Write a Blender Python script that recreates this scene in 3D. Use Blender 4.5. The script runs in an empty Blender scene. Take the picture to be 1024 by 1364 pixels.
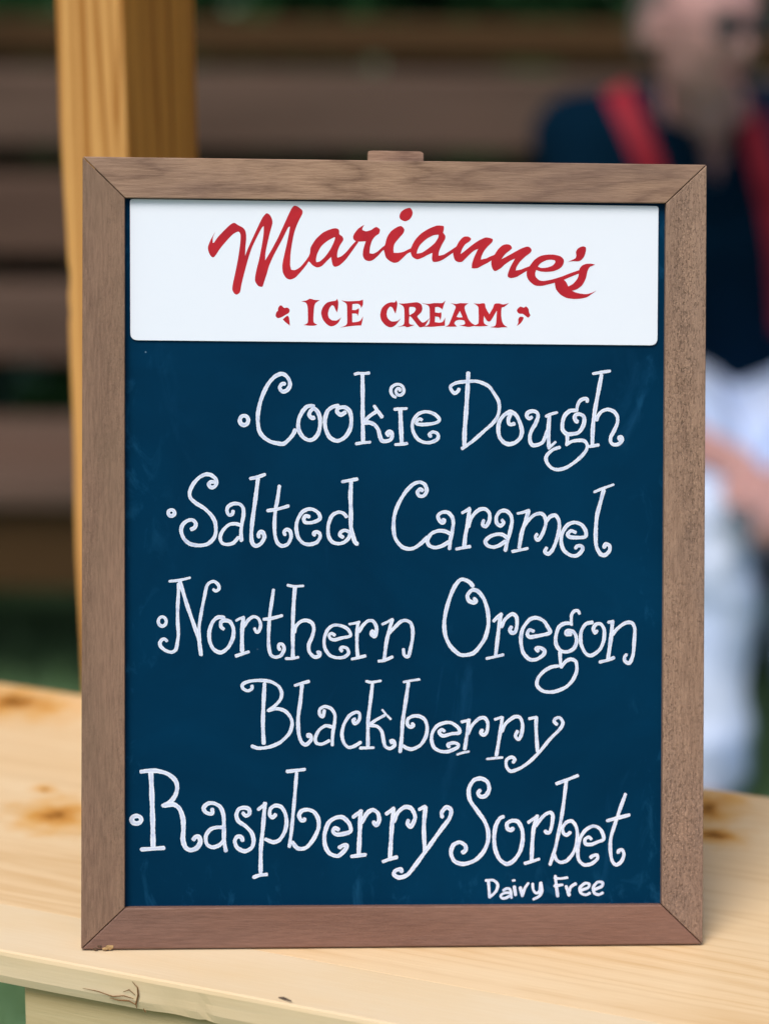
import bpy, bmesh, math, random
from mathutils import Vector, Matrix, geometry
random.seed(7)
R = math.radians
S = bpy.context.scene
COL = S.collection

# ------------------------------------------------------------------ camera
CAM = Vector((0, 0, 1.6)); PITCH = R(15.9); ROLL = R(0.6); FPX = 3650.0; CX, CY = 512.0, 682.0
fwd = Vector((0, math.cos(PITCH), -math.sin(PITCH)))
rt0 = Vector((1, 0, 0)); up0 = rt0.cross(fwd)
rt = rt0*math.cos(ROLL) + up0*math.sin(ROLL)
up = -rt0*math.sin(ROLL) + up0*math.cos(ROLL)
cam_d = bpy.data.cameras.new('camera'); cam = bpy.data.objects.new('camera', cam_d); COL.objects.link(cam)
cam.matrix_world = Matrix((
    (rt.x, up.x, -fwd.x, CAM.x), (rt.y, up.y, -fwd.y, CAM.y), (rt.z, up.z, -fwd.z, CAM.z), (0, 0, 0, 1)))
cam_d.sensor_fit = 'HORIZONTAL'; cam_d.sensor_width = 24.0; cam_d.lens = 24.0*FPX/1024.0
cam_d.clip_end = 500
cam_d.dof.use_dof = True
cam_d.dof.focus_distance = 1.625
cam_d.dof.aperture_fstop = 2.7
cam_d.dof.aperture_blades = 0
S.camera = cam

# ------------------------------------------------------------------ sky, sun, exposure
SUN_EL, SUN_AZ = R(58), R(208)          # azimuth clockwise from +Y: high, behind and a little left of the camera
w = bpy.data.worlds.new('World'); S.world = w; w.use_nodes = True
nt = w.node_tree; nt.nodes.clear()
sky = nt.nodes.new('ShaderNodeTexSky'); sky.sky_type = 'NISHITA'; sky.sun_disc = False
sky.sun_elevation = SUN_EL; sky.sun_rotation = SUN_AZ; sky.air_density = 1.0; sky.dust_density = 4.0; sky.ozone_density = 1.0
bg = nt.nodes.new('ShaderNodeBackground'); bg.inputs[1].default_value = 0.09
wo = nt.nodes.new('ShaderNodeOutputWorld'); nt.links.new(sky.outputs[0], bg.inputs[0]); nt.links.new(bg.outputs[0], wo.inputs[0])
sl = bpy.data.lights.new('sun', 'SUN'); sl.energy = 1.65; sl.angle = R(32); sl.color = (1, .94, .85)
so = bpy.data.objects.new('sun', sl); COL.objects.link(so)
sd = Vector((math.sin(SUN_AZ)*math.cos(SUN_EL), math.cos(SUN_AZ)*math.cos(SUN_EL), math.sin(SUN_EL)))
so.rotation_euler = (-sd).to_track_quat('-Z', 'Y').to_euler(); so.location = sd*20
S.view_settings.view_transform = 'Standard'; S.view_settings.look = 'None'; S.view_settings.gamma = 1
S.view_settings.exposure = 0.45

# ------------------------------------------------------------------ measuring: where a sight line meets a real plane
def ray(px, py):
    return fwd + rt*((px-CX)/FPX) - up*((py-CY)/FPX)
def on_z(px, py, z):
    d = ray(px, py); return CAM + d*((z-CAM.z)/d.z)
def at(px, py, Y):
    d = ray(px, py); return CAM + d*((Y-CAM.y)/d.y)

# ------------------------------------------------------------------ helpers
def link(o): COL.objects.link(o); return o
def empty(name, label, cat, M=None, group=None):
    o = bpy.data.objects.new(name, None); link(o); o.empty_display_size = .05
    if M is not None: o.matrix_world = M
    o['label'] = label; o['category'] = cat
    if group: o['group'] = group
    return o
def mesh_obj(name, verts, faces, mat, parent=None, smooth=False, label=None):
    me = bpy.data.meshes.new(name); me.from_pydata([tuple(v) for v in verts], [], faces); me.update()
    o = bpy.data.objects.new(name, me); link(o)
    if mat: me.materials.append(mat)
    if smooth: me.polygons.foreach_set('use_smooth', [True]*len(me.polygons))
    if parent: o.parent = parent
    if label: o['label'] = label
    return o
def bm_obj(name, bm, mat, parent=None, smooth=False, label=None):
    me = bpy.data.meshes.new(name); bm.normal_update(); bm.to_mesh(me); bm.free()
    o = bpy.data.objects.new(name, me); link(o)
    if mat: me.materials.append(mat)
    if smooth: me.polygons.foreach_set('use_smooth', [True]*len(me.polygons))
    if parent: o.parent = parent
    if label: o['label'] = label
    return o
def bevel_bm(bm, wd, seg=2):
    bmesh.ops.bevel(bm, geom=list(bm.edges), offset=wd, segments=seg, affect='EDGES', profile=.5)
def box_bm(x0, x1, y0, y1, z0, z1, bev=0, seg=2):
    bm = bmesh.new(); bmesh.ops.create_cube(bm, size=1)
    for v in bm.verts:
        v.co = Vector(((x0+x1)/2+v.co.x*(x1-x0), (y0+y1)/2+v.co.y*(y1-y0), (z0+z1)/2+v.co.z*(z1-z0)))
    if bev: bevel_bm(bm, bev, seg)
    return bm
def prism_bm(pts, z0, z1, bev=0):
    bm = bmesh.new()
    a = [bm.verts.new((p[0], p[1], z0)) for p in pts]; b = [bm.verts.new((p[0], p[1], z1)) for p in pts]
    n = len(pts)
    bm.faces.new(b); bm.faces.new(a[::-1])
    for i in range(n): bm.faces.new((a[i], a[(i+1) % n], b[(i+1) % n], b[i]))
    bmesh.ops.recalc_face_normals(bm, faces=bm.faces)
    if bev: bevel_bm(bm, bev)
    return bm

# ------------------------------------------------------------------ materials
class NB:
    def __init__(s, name):
        s.m = bpy.data.materials.new(name); s.m.use_nodes = True; s.t = s.m.node_tree; s.N = s.t.nodes
        s.b = s.N['Principled BSDF']
    def n(s, typ, **kw):
        x = s.N.new(typ)
        for k, v in kw.items(): setattr(x, k, v)
        return x
    def l(s, a, b): s.t.links.new(a, b)
    def math(s, op, a, b=None, c=None):
        x = s.n('ShaderNodeMath', operation=op)
        for i, q in enumerate((a, b, c)):
            if q is None: continue
            if isinstance(q, (int, float)): x.inputs[i].default_value = q
            else: s.l(q, x.inputs[i])
        return x.outputs[0]
    def mix(s, f, a, b, mode='MIX'):
        x = s.n('ShaderNodeMix', data_type='RGBA', blend_type=mode)
        for i, q in ((0, f), (6, a), (7, b)):
            if isinstance(q, (int, float)): x.inputs[i].default_value = q
            elif isinstance(q, tuple): x.inputs[i].default_value = (*q, 1)
            else: s.l(q, x.inputs[i])
        return x.outputs[2]
    def coord(s): return s.n('ShaderNodeTexCoord').outputs['Object']
    def vec(s, v, scale=(1, 1, 1), loc=(0, 0, 0)):
        x = s.n('ShaderNodeMapping'); x.inputs['Scale'].default_value = scale; x.inputs['Location'].default_value = loc
        s.l(v, x.inputs['Vector']); return x.outputs[0]
    def noise(s, v, sc, det=4, rough=.55, dist=0):
        x = s.n('ShaderNodeTexNoise'); x.inputs['Scale'].default_value = sc; x.inputs['Detail'].default_value = det
        x.inputs['Roughness'].default_value = rough; x.inputs['Distortion'].default_value = dist
        s.l(v, x.inputs['Vector']); return x.outputs['Fac']
    def ramp(s, f, lo, hi, a=0., b=1.):
        x = s.n('ShaderNodeMapRange'); x.inputs[1].default_value = lo; x.inputs[2].default_value = hi
        x.inputs[3].default_value = a; x.inputs[4].default_value = b; x.clamp = True
        s.l(f, x.inputs[0]); return x.outputs[0]
    def bump(s, h, st, d):
        x = s.n('ShaderNodeBump'); x.inputs['Strength'].default_value = st; x.inputs['Distance'].default_value = d
        s.l(h, x.inputs['Height']); s.l(x.outputs[0], s.b.inputs['Normal']); return x
    def base(s, c):
        if isinstance(c, tuple): s.b.inputs['Base Color'].default_value = (*c, 1)
        else: s.l(c, s.b.inputs['Base Color'])
    def rough(s, r):
        if isinstance(r, (int, float)): s.b.inputs['Roughness'].default_value = r
        else: s.l(r, s.b.inputs['Roughness'])

def wood(name, pale, dark, axis='x', stretch=14., ring=9., ring_sc=14., rough=.5, knots=(), kcol=(.35, .12, .03), line=.55,
         fine=.35, pit=0., patch=None, pamt=.4, bumpd=.0004, off=(0, 0, 0), fsc=520, fst=28, spec=.3, halo=0):
    b = NB(name); co = b.coord()
    sc = {'x': (1/stretch, 1, 1), 'y': (1, 1/stretch, 1), 'z': (1, 1, 1/stretch)}[axis]
    kmask = None; hmask = None
    v = co
    for (kx, ky, kz, rx, ry, rz) in knots:
        mp = b.n('ShaderNodeVectorMath', operation='SUBTRACT'); b.l(co, mp.inputs[0]); mp.inputs[1].default_value = (kx, ky, kz)
        dv = b.n('ShaderNodeVectorMath', operation='DIVIDE'); b.l(mp.outputs[0], dv.inputs[0]); dv.inputs[1].default_value = (rx, ry, rz)
        ln = b.n('ShaderNodeVectorMath', operation='LENGTH'); b.l(dv.outputs[0], ln.inputs[0])
        wob = b.noise(co, 55, 3)
        d = b.math('ADD', ln.outputs['Value'], b.math('MULTIPLY', b.math('SUBTRACT', wob, .5), 1.5))
        k = b.ramp(d, 1.15, .1)
        kmask = k if kmask is None else b.math('MAXIMUM', kmask, k)
        # grain flows round the knot
        k2 = b.ramp(ln.outputs['Value'], 3.2, .5)
        hk = b.ramp(b.math('ADD', ln.outputs['Value'], b.math('MULTIPLY', b.math('SUBTRACT', wob, .5), 3)), 2.6, .6)
        hmask = hk if hmask is None else b.math('MAXIMUM', hmask, hk)
        sh = b.n('ShaderNodeVectorMath', operation='SCALE'); b.l(mp.outputs[0], sh.inputs[0]); b.l(b.math('MULTIPLY', k2, -.65), sh.inputs[3])
        ad = b.n('ShaderNodeVectorMath', operation='ADD'); b.l(v, ad.inputs[0]); b.l(sh.outputs[0], ad.inputs[1]); v = ad.outputs[0]
    s1 = b.vec(v, sc, off)
    big = b.noise(s1, ring_sc, 2, .5)
    rings = b.math('PINGPONG', b.math('MULTIPLY', big, ring*2), 1.0)
    rl = b.ramp(b.math('POWER', rings, 2.2), 0, 1)
    fib = b.noise(b.vec(v, {'x': (1/fst, 1, 1), 'y': (1, 1/fst, 1), 'z': (1, 1, 1/fst)}[axis], off), fsc, 5, .7)
    fib = b.ramp(fib, .33, .67)
    fac = b.math('ADD', b.math('MULTIPLY', rl, line), b.math('MULTIPLY', b.math('SUBTRACT', fib, .5), fine))
    fac = b.ramp(fac, -.15, 1.0)
    c = b.mix(fac, pale, dark)
    if patch:
        pn = b.noise(b.vec(co, {'x': (.35, 1, 1), 'y': (1, .35, 1), 'z': (1, 1, .35)}[axis], (3, 5, 1)), 16, 4, .6)
        c = b.mix(b.math('MULTIPLY', b.ramp(pn, .42, .68), pamt), c, patch)
    if kmask is not None:
        c = b.mix(b.math('MULTIPLY', hmask, halo), c, (.72, .38, .09))
        c = b.mix(b.math('MULTIPLY', b.ramp(kmask, 0, .8), .75), c, kcol)
        c = b.mix(b.math('MULTIPLY', b.ramp(kmask, .55, 1), .8), c, tuple(q*.35 for q in kcol))
    h = b.math('ADD', b.math('MULTIPLY', fib, .5), b.math('MULTIPLY', rl, .3))
    if pit:
        pn = b.noise(b.vec(co, {'x': (.4, 1, 1), 'y': (1, .4, 1), 'z': (1, 1, .4)}[axis]), 1000, 3, .6)
        region = b.ramp(b.noise(b.vec(co, {'x': (.15, 1, 1), 'y': (1, .15, 1), 'z': (1, 1, .15)}[axis], (1, 2, 0)), 45, 3), .38, .6)
        pp = b.math('MULTIPLY', b.ramp(pn, .52, .66), b.math('MULTIPLY', b.math('ADD', region, .25), pit))
        c = b.mix(b.math('MULTIPLY', pp, .45), c, tuple(q*.45 for q in dark))
        lp = b.math('MULTIPLY', b.ramp(b.noise(b.vec(co, (1, 1, 1), (9, 9, 9)), 900, 2, .5), .56, .68), b.math('MULTIPLY', region, pit))
        c = b.mix(b.math('MULTIPLY', lp, .35), c, tuple(min(1, q*1.9) for q in pale))
        h = b.math('SUBTRACT', h, b.math('MULTIPLY', pp, 1.6))
    b.base(c); b.rough(b.ramp(fib, .3, .7, rough-.06, rough+.08)); b.b.inputs['Specular IOR Level'].default_value = spec
    b.bump(h, .5, bumpd)
    return b.m

def plain(name, c, rough=.6, var=.15, sc=40, spec=.4, fuzz=0):
    b = NB(name); co = b.coord(); f = b.noise(co, sc, 4)
    b.base(b.mix(f, tuple(q*(1-var) for q in c), tuple(min(1, q*(1+var)) for q in c))); b.rough(rough)
    b.b.inputs['Specular IOR Level'].default_value = spec
    if fuzz: b.b.inputs['Sheen Weight'].default_value = fuzz
    return b.m

def board_paint():
    b = NB('navy_chalkboard_paint'); co = b.coord()
    n1 = b.noise(co, 7, 5, .6, .6); n2 = b.noise(b.vec(co, (1, .35, 1)), 26, 6, .65, 1.2)
    c = b.mix(b.ramp(n1, .3, .7), (.0005, .023, .060), (.0006, .036, .092))
    sm = b.math('MULTIPLY', b.ramp(n2, .60, .80), b.ramp(b.noise(co, 5, 2), .45, .62))
    c = b.mix(b.math('MULTIPLY', sm, .30), c, (.02, .13, .30))
    # wiped scuffs along the edges
    sx = b.n('ShaderNodeSeparateXYZ'); b.l(co, sx.inputs[0])
    edge = b.math('MAXIMUM', b.ramp(sx.outputs[0], .06, .028), b.math('MAXIMUM', b.ramp(sx.outputs[0], .318, .346), b.ramp(sx.outputs[1], .055, .03)))
    st = b.ramp(b.noise(b.vec(co, (1, .5, 1), (4, 4, 4)), 60, 5, .7, .8), .55, .78)
    c = b.mix(b.math('MULTIPLY', b.math('MULTIPLY', edge, st), .28), c, (.03, .2, .42))
    vo = b.n('ShaderNodeTexVoronoi'); vo.inputs['Scale'].default_value = 75; b.l(co, vo.inputs['Vector'])
    dot = b.ramp(vo.outputs['Distance'], .06, .03)
    rc = b.n('ShaderNodeSeparateColor'); b.l(vo.outputs['Color'], rc.inputs[0])
    dot = b.math('MULTIPLY', dot, b.ramp(rc.outputs[0], .93, .97))
    c = b.mix(b.math('MULTIPLY', dot, .55), c, (.3, .5, .7))
    b.base(c); b.rough(b.ramp(n2, .3, .8, .40, .55)); b.b.inputs['Specular IOR Level'].default_value = .025
    b.bump(b.noise(co, 900, 3), .12, .0002)
    return b.m

def chalk_ink():
    b = NB('white_chalk_ink'); uv = b.n('ShaderNodeUVMap').outputs[0]
    sx = b.n('ShaderNodeSeparateXYZ'); b.l(uv, sx.inputs[0])
    e = b.math('ABSOLUTE', b.math('SUBTRACT', sx.outputs[0], .5))        # 0 centre .. .5 edge
    co = b.coord(); n = b.noise(co, 260, 4, .6); n2 = b.noise(co, 90, 3)
    thin = b.ramp(e, .38, .10)
    thin = b.math('MULTIPLY', thin, b.ramp(n2, .3, .6, .55, 1.))
    c = b.mix(thin, (.80, .87, 1.0), (.60, .66, .88))
    c = b.mix(b.ramp(n, .52, .72, 0, .6), c, (.36, .46, .72))
    b.base(c); b.rough(.75); b.b.inputs['Specular IOR Level'].default_value = .2
    return b.m

def sign_white():
    b = NB('white_sign_plastic'); co = b.coord()
    n = b.noise(co, 60, 4)
    c = b.mix(n, (.80, .87, .99), (.82, .885, 1.0))
    vo = b.n('ShaderNodeTexVoronoi'); vo.inputs['Scale'].default_value = 42; b.l(co, vo.inputs['Vector'])
    rc = b.n('ShaderNodeSeparateColor'); b.l(vo.outputs['Color'], rc.inputs[0])
    dot = b.math('MULTIPLY', b.ramp(vo.outputs['Distance'], .05, .02), b.ramp(rc.outputs[0], .94, .97))
    c = b.mix(b.math('MULTIPLY', dot, .5), c, (.25, .28, .35))
    b.base(c); b.rough(.38); b.b.inputs['Specular IOR Level'].default_value = .4
    return b.m
def red_ink():
    b = NB('red_brush_paint'); co = b.coord()
    n = b.noise(co, 45, 4, .6, .4)
    b.base(b.mix(b.ramp(n, .35, .65), (.42, .007, .020), (.52, .012, .022))); b.rough(.5); b.b.inputs['Specular IOR Level'].default_value = .3
    return b.m

# ================================================================== SETTING: lawn
g = NB('lawn_green'); co = g.coord()
g.base(g.mix(g.noise(co, 9, 6, .7), (.07, .15, .065), (.13, .24, .12))); g.rough(.9)
lawn = bm_obj('lawn', box_bm(-60, 60, -20, 90, -.2, 0), g.m); lawn['kind'] = 'structure'
gb = NB('grass_blade_green'); gb.base(gb.mix(gb.noise(gb.coord(), 20, 3), (.07, .15, .055), (.16, .27, .12))); gb.rough(.6)
vs, fs = [], []
for i in range(26000):
    x = random.uniform(-1.6, 2.0); y = random.uniform(2.9, 5.6); a = random.uniform(0, math.tau); h = random.uniform(.03, .075)
    q = len(vs); dx, dy = math.cos(a)*.0035, math.sin(a)*.0035; lx, ly = random.gauss(0, .018), random.gauss(0, .018)
    vs += [(x-dx, y-dy, -.002), (x+dx, y+dy, -.002), (x+lx, y+ly, h)]; fs.append((q, q+1, q+2))
gr = mesh_obj('grass', vs, fs, gb.m); gr['kind'] = 'stuff'; gr['label'] = 'short blurred green lawn grass around the bench'; gr['category'] = 'grass'

# hedge behind the bench: leaf faces through a rough volume with stems
lf = NB('hedge_leaf'); lf.base(lf.mix(lf.noise(lf.coord(), 3, 5), (.004, .020, .007), (.014, .045, .015))); lf.rough(.85); lf.b.inputs['Specular IOR Level'].default_value = .05
def hedge(name, x0, x1, y0, y1, z1, n, seed, label):
    rnd = random.Random(seed); vs, fs = [], []
    for i in range(n):
        x = rnd.uniform(x0, x1); z = rnd.uniform(0.02, 1)**.9*z1*(1+.08*math.sin(x*2.3+seed)); y = y0+(y1-y0)*rnd.random()**1.7+.12*math.sin(x*3.1)+.1*math.sin(z*5+x)
        s = rnd.uniform(.045, .09); c = Vector((x, y, z))
        a = Vector((rnd.gauss(0, 1), rnd.gauss(0, 1), rnd.gauss(0, 1))).normalized(); t = a.orthogonal().normalized()
        q = len(vs); vs += [c-a*s, c+t*s*.45, c+a*s, c-t*s*.45]; fs.append((q, q+1, q+2, q+3))
    root = empty(name, label, 'hedge', Matrix.Translation((0, 0, 0)))
    o = mesh_obj('foliage', vs, fs, lf.m, root); o['kind'] = 'stuff'
    bm = bmesh.new()
    for k in range(int((x1-x0)/.6)):
        x = x0+.3+k*.6; 
        m = bmesh.ops.create_cone(bm, segments=6, radius1=.03, radius2=.01, depth=z1*.9, cap_ends=True)
        bmesh.ops.translate(bm, verts=m['verts'], vec=(x, (y0+y1)/2, z1*.45))
    t = bm_obj('stem', bm, plain('hedge_bark', (.06, .045, .03), .8), root); t['kind'] = 'stuff'
    return root
hedge('evergreen_hedge', -4.5, 4.5, 5.35, 6.6, 3.4, 60000, 3, 'tall dark green evergreen hedge behind the wooden bench')

# unseen tree, added so its crown darkens the bench and the grass below
def tree(name, label, x, y, zc, rx, ry, rz, n, seed):
    rnd = random.Random(seed); root = empty(name, label, 'tree', Matrix.Translation((x, y, 0))); vs, fs = [], []
    cl_ = [(rnd.gauss(0, .45), rnd.gauss(0, .45), rnd.gauss(0, .45)) for _ in range(26)]
    for i in range(n):
        a = rnd.choice(cl_); p = Vector(((a[0]+rnd.gauss(0, .22))*rx, (a[1]+rnd.gauss(0, .22))*ry, zc+(a[2]+rnd.gauss(0, .2))*rz))
        s = rnd.uniform(.06, .11); d = Vector((rnd.gauss(0, 1), rnd.gauss(0, 1), rnd.gauss(0, .5))).normalized(); t = d.orthogonal().normalized()
        q = len(vs); vs += [p-d*s, p+t*s*.5, p+d*s, p-t*s*.5]; fs.append((q, q+1, q+2, q+3))
    o = mesh_obj('crown', vs, fs, lf.m, root); o['kind'] = 'stuff'
    bm = bmesh.new()
    def cone(a, b, r0, r1):
        d = b-a; m = bmesh.ops.create_cone(bm, segments=10, radius1=r0, radius2=r1, depth=d.length, cap_ends=True)
        bmesh.ops.transform(bm, matrix=Matrix.Translation((a+b)/2) @ d.to_track_quat('Z', 'Y').to_matrix().to_4x4(), verts=m['verts'])
    cone(Vector((0, 0, 0)), Vector((.05, 0, zc*.8)), .2, .13)
    for a in cl_[:9]: cone(Vector((.05, 0, zc*.7)), Vector((a[0]*rx, a[1]*ry, zc+a[2]*rz)), .09, .02)
    bm_obj('trunk', bm, plain('tree_bark', (.07, .05, .035), .85), root)
tree('added_shade_tree', 'unseen dark leafy tree added behind the hedge to shade the bench', .3, 7.2, 4.6, 4.2, 3.2, 1.6, 26000, 21)

# ================================================================== BENCH
bw = [wood('weathered_board_a', (.145, .095, .074), (.05, .03, .022), 'x', 20, 4, 9, .62, patch=(.10, .075, .06), off=(0, 0, 0), spec=.1),
      wood('weathered_board_b', (.125, .078, .060), (.05, .03, .022), 'x', 20, 4, 9, .62, patch=(.13, .085, .06), off=(4, 2, 0), spec=.1),
      wood('dark_board', (.075, .042, .018), (.03, .016, .008), 'x', 20, 4, 9, .7, off=(7, 2, 3), spec=.1)]
bench = empty('timber_bench', 'long slatted brown timber bench with a high back, out of focus', 'bench', Matrix.Translation((0, 4.33, 0)))
def bboard(name, x0, x1, y0, y1, z0, z1, m, label=None):
    return bm_obj(name, box_bm(x0, x1, y0-4.33, y1-4.33, z0, z1, .008), m, bench, label=label)
bx0, bx1 = -3.2, 3.2
bboard('back_board', bx0, bx1, 4.95, 5.00, 1.035, 1.10, bw[2])
bboard('back_board', bx0, bx1, 4.84, 4.91, .885, 1.02, bw[0])
bboard('back_board', bx0, bx1, 4.84, 4.90, .69, .835, bw[1])
bboard('back_board', bx0, bx1, 4.84, 4.90, .497, .64, bw[0])
for k in range(3): bboard('seat_board', bx0, bx1, 4.33+k*.165, 4.33+k*.165+.152, .365, .405, bw[k % 2])
bboard('front_board', bx0, bx1, 4.36, 4.40, .215, .36, bw[2])
for x in (-3.0, -1.5, 1.55, 3.0):
    bboard('post', x-.045, x+.045, 4.915, 4.948, 0, 1.09, bw[2])
    bboard('leg', x-.045, x+.045, 4.405, 4.80, 0, .36, bw[2])

# ================================================================== COUNTER
ZT = .895
fl = on_z(0, 1267, ZT); fr = on_z(300, 1323.5, ZT)
u = (fr-fl).normalized(); v = Vector((-u.y, u.x, 0))
Mc = Matrix(((u.x, v.x, 0, fl.x), (u.y, v.y, 0, fl.y), (0, 0, 1, ZT), (0, 0, 0, 1)))
Mci = Mc.inverted()
def cl(px, py): return Mci @ on_z(px, py, ZT)
depth = sum((cl(108, 926).y, cl(940, 1050).y))/2
j0 = (cl(0, 1205).y + cl(108, 1222).y)/2
counter = empty('wooden_counter', 'pale knotty pine counter top with a rough front edge', 'counter', Mc)
def K(px, py, rx, ry):
    p = cl(px, py); return (p.x, p.y, 0, rx, ry, .05)
kn = [K(78, 1086, .017, .017), K(945, 1076, .012, .026), K(948, 1112, .014, .010), K(60, 1052, .005, .005), K(20, 935, .030, .020)]
pine_back = wood('pine_back_plank', (.82, .61, .37), (.62, .39, .17), 'x', 30, 22, 13, .42, kn, (.52, .20, .03), .5, .34, patch=(.84, .66, .43), pamt=.6, bumpd=.0002, halo=.9)
pine_front = wood('pine_front_plank', (.80, .66, .46), (.69, .52, .31), 'x', 26, 9, 6, .42,
                  [K(570, 1272, .004, .003), K(640, 1270, .010, .003)], (.50, .22, .05), .45, .30, patch=(.76, .55, .30), pamt=.5, bumpd=.0002, off=(2, 3, 0))
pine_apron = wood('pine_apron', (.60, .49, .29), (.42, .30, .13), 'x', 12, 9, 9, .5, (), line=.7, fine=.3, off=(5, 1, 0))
X0, X1 = -.30, 1.35
def plank(y0, y1, m, rag=0., seed=1, dz=0, r=.0022):
    # a board with many cross sections so that its edge can be worn and uneven
    rnd = random.Random(seed); n = 330; T = .0215; bm = bmesh.new(); prev = None
    ph = [rnd.uniform(0, 6) for _ in range(6)]
    for i in range(n+1):
        x = X0+(X1-X0)*i/n
        wv = rag*(.5*math.sin(x*9+ph[0])+.35*math.sin(x*31+ph[1])+.25*math.sin(x*77+ph[2]))
        # gouge where the edge has split
        gx = math.exp(-((x-.115)/.012)**2)*rag*1.6 + math.exp(-((x-.135)/.004)**2)*rag*1.8
        prof = [(y0+r, 0+dz), (y0+r*.3+wv*.2, -r*.35+dz), (y0+wv*.5, -r*1.3+dz), (y0+wv+gx*.6, -T*.45+dz), (y0+wv*.7+gx, -T*.75+gx*.7+dz), (y0+.0015+wv*.5, -T+gx*1.1+dz), (y0+.006, -T+dz),
                (y1-.0003, -T+dz), (y1, -T+.0003+dz), (y1, -.0003+dz), (y1-.0003, dz)]
        ring = [bm.verts.new((x, a, b)) for a, b in prof]
        if prev:
            for k in range(len(ring)): bm.faces.new((prev[k], prev[(k+1) % len(ring)], ring[(k+1) % len(ring)], ring[k]))
        else: bm.faces.new(ring[::-1])
        prev = ring
    bm.faces.new(prev); bmesh.ops.recalc_face_normals(bm, faces=bm.faces)
    return bm_obj('plank', bm, m, counter, smooth=False)
plank(0, j0-.0001, pine_front, .0006, 3)
j1 = depth*.60
plank(j0+.0001, depth, pine_back, 0, 5, -.00005, .0002)
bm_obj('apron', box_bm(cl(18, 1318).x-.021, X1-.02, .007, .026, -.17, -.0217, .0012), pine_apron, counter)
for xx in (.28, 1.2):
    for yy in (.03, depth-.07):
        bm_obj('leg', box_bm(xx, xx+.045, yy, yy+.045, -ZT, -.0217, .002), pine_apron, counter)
# splits and bruises along the front edge
crack_m = plain('crack_brown', (.20, .09, .03), .8, .3, 300)
def front_pt(px, py):        # on the front face of the counter
    d = ray(px, py); n = v; o = fl - v*.0007
    return Mci @ (CAM + d*((o-CAM).dot(n)/d.dot(n)))
def ribbon3(name, pts, wds, mat, parent, nrm):
    vs, fs = [], []
    for i, p in enumerate(pts):
        a = pts[max(0, i-1)]; c = pts[min(len(pts)-1, i+1)]; t = (c-a).normalized(); s = t.cross(nrm).normalized()*wds[i]*.5
        vs += [p+s, p+nrm*wds[i]*.4, p-s]
        if i: q = 3*i; fs += [(q-3, q-2, q+1, q), (q-2, q-1, q+2, q+1)]
    return mesh_obj(name, vs, fs, mat, parent)
for pl, ww in (([(110, 1317), (130, 1321), (150, 1328), (165, 1327), (178, 1331)], .0006), ([(176, 1308), (183, 1316), (184, 1326), (181, 1338), (182, 1343)], .0009),
               ([(146, 1330), (158, 1333), (172, 1334), (181, 1339)], .0008), ([(164, 1322), (172, 1319), (180, 1326)], .0006), ([(191, 1344), (194, 1349)], .0008)):
    pts = [front_pt(*p) for p in pl]; n = len(pts)
    ribbon3('crack', pts, [ww*(.25+math.sin(math.pi*(i+.3)/n)) for i in range(n)], crack_m, counter, Vector((0, -1, 0)))
# splinter lying on the counter
sp0, sp1 = on_z(371, 1329, ZT+.0008), on_z(388, 1334, ZT+.0016)
def tube_bm(pts, rad, seg=8):
    bm = bmesh.new(); prev = None
    for i, p in enumerate(pts):
        t = (pts[min(i+1, len(pts)-1)]-pts[max(0, i-1)]).normalized(); a = t.orthogonal().normalized(); c = t.cross(a)
        ring = [bm.verts.new(p+(a*math.cos(q*math.tau/seg)+c*math.sin(q*math.tau/seg))*rad[i]) for q in range(seg)]
        if prev:
            for k in range(seg): bm.faces.new((prev[k], prev[(k+1) % seg], ring[(k+1) % seg], ring[k]))
        else: bm.faces.new(ring[::-1])
        prev = ring
    bm.faces.new(prev); bmesh.ops.recalc_face_normals(bm, faces=bm.faces); return bm
s_ = bm_obj('splinter', tube_bm([sp0, sp0.lerp(sp1, .4)+Vector((0, .0004, .0003)), sp1], [.0003, .0007, .0003]), plain('splinter_brown', (.10, .07, .05), .8))
s_['label'] = 'tiny dark wood splinter lying near the counter front edge'; s_['category'] = 'splinter'

# ================================================================== POST
pL = on_z(105, 925, ZT) + v*.004
pw1, pw2 = .054, .118
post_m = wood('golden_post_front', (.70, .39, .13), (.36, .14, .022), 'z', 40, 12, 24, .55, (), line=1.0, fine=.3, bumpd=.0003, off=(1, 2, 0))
Mp = Matrix(((u.x, v.x, 0, pL.x), (u.y, v.y, 0, pL.y), (0, 0, 1, 0), (0, 0, 0, 1)))
post = empty('wooden_post', 'upright golden pine post standing behind the left of the chalkboard', 'post', Mp)
bm = bmesh.new(); prev = None; rnd = random.Random(4); n = 300
for i in range(n+1):
    z = 2.3*i/n; wv = .0007*math.sin(z*17)+.0005*math.sin(z*41+1)
    dent = .0016*math.exp(-((z-1.215)/.008)**2)+.0012*math.exp(-((z-1.19)/.004)**2)
    c = .0022
    prof = [(c+wv+dent, 0), (pw1-c*1.2, 0), (pw1-c*.3, c*.3), (pw1, c*1.2), (pw1, pw2-c), (pw1-c, pw2), (c, pw2), (0, pw2-c), (wv+dent, c)]
    lean = -.019*(z-.9)
    ring = [bm.verts.new((a+lean, b, z)) for a, b in prof]
    if prev:
        for k in range(len(ring)): bm.faces.new((prev[k], prev[(k+1) % len(ring)], ring[(k+1) % len(ring)], ring[k]))
    else: bm.faces.new(ring[::-1])
    prev = ring
bm.faces.new(prev); bmesh.ops.recalc_face_normals(bm, faces=bm.faces)
side_m = wood('golden_post_side_shade', (.66, .27, .045), (.34, .105, .012), 'z', 40, 12, 24, .6, (), line=1.0, fine=.3, bumpd=.0003, off=(3, 4, 0))  # same timber as the front; its unlit side's tone is put into the colour
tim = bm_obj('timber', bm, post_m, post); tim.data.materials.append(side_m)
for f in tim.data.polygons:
    if f.normal.x > .8: f.material_index = 1
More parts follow.
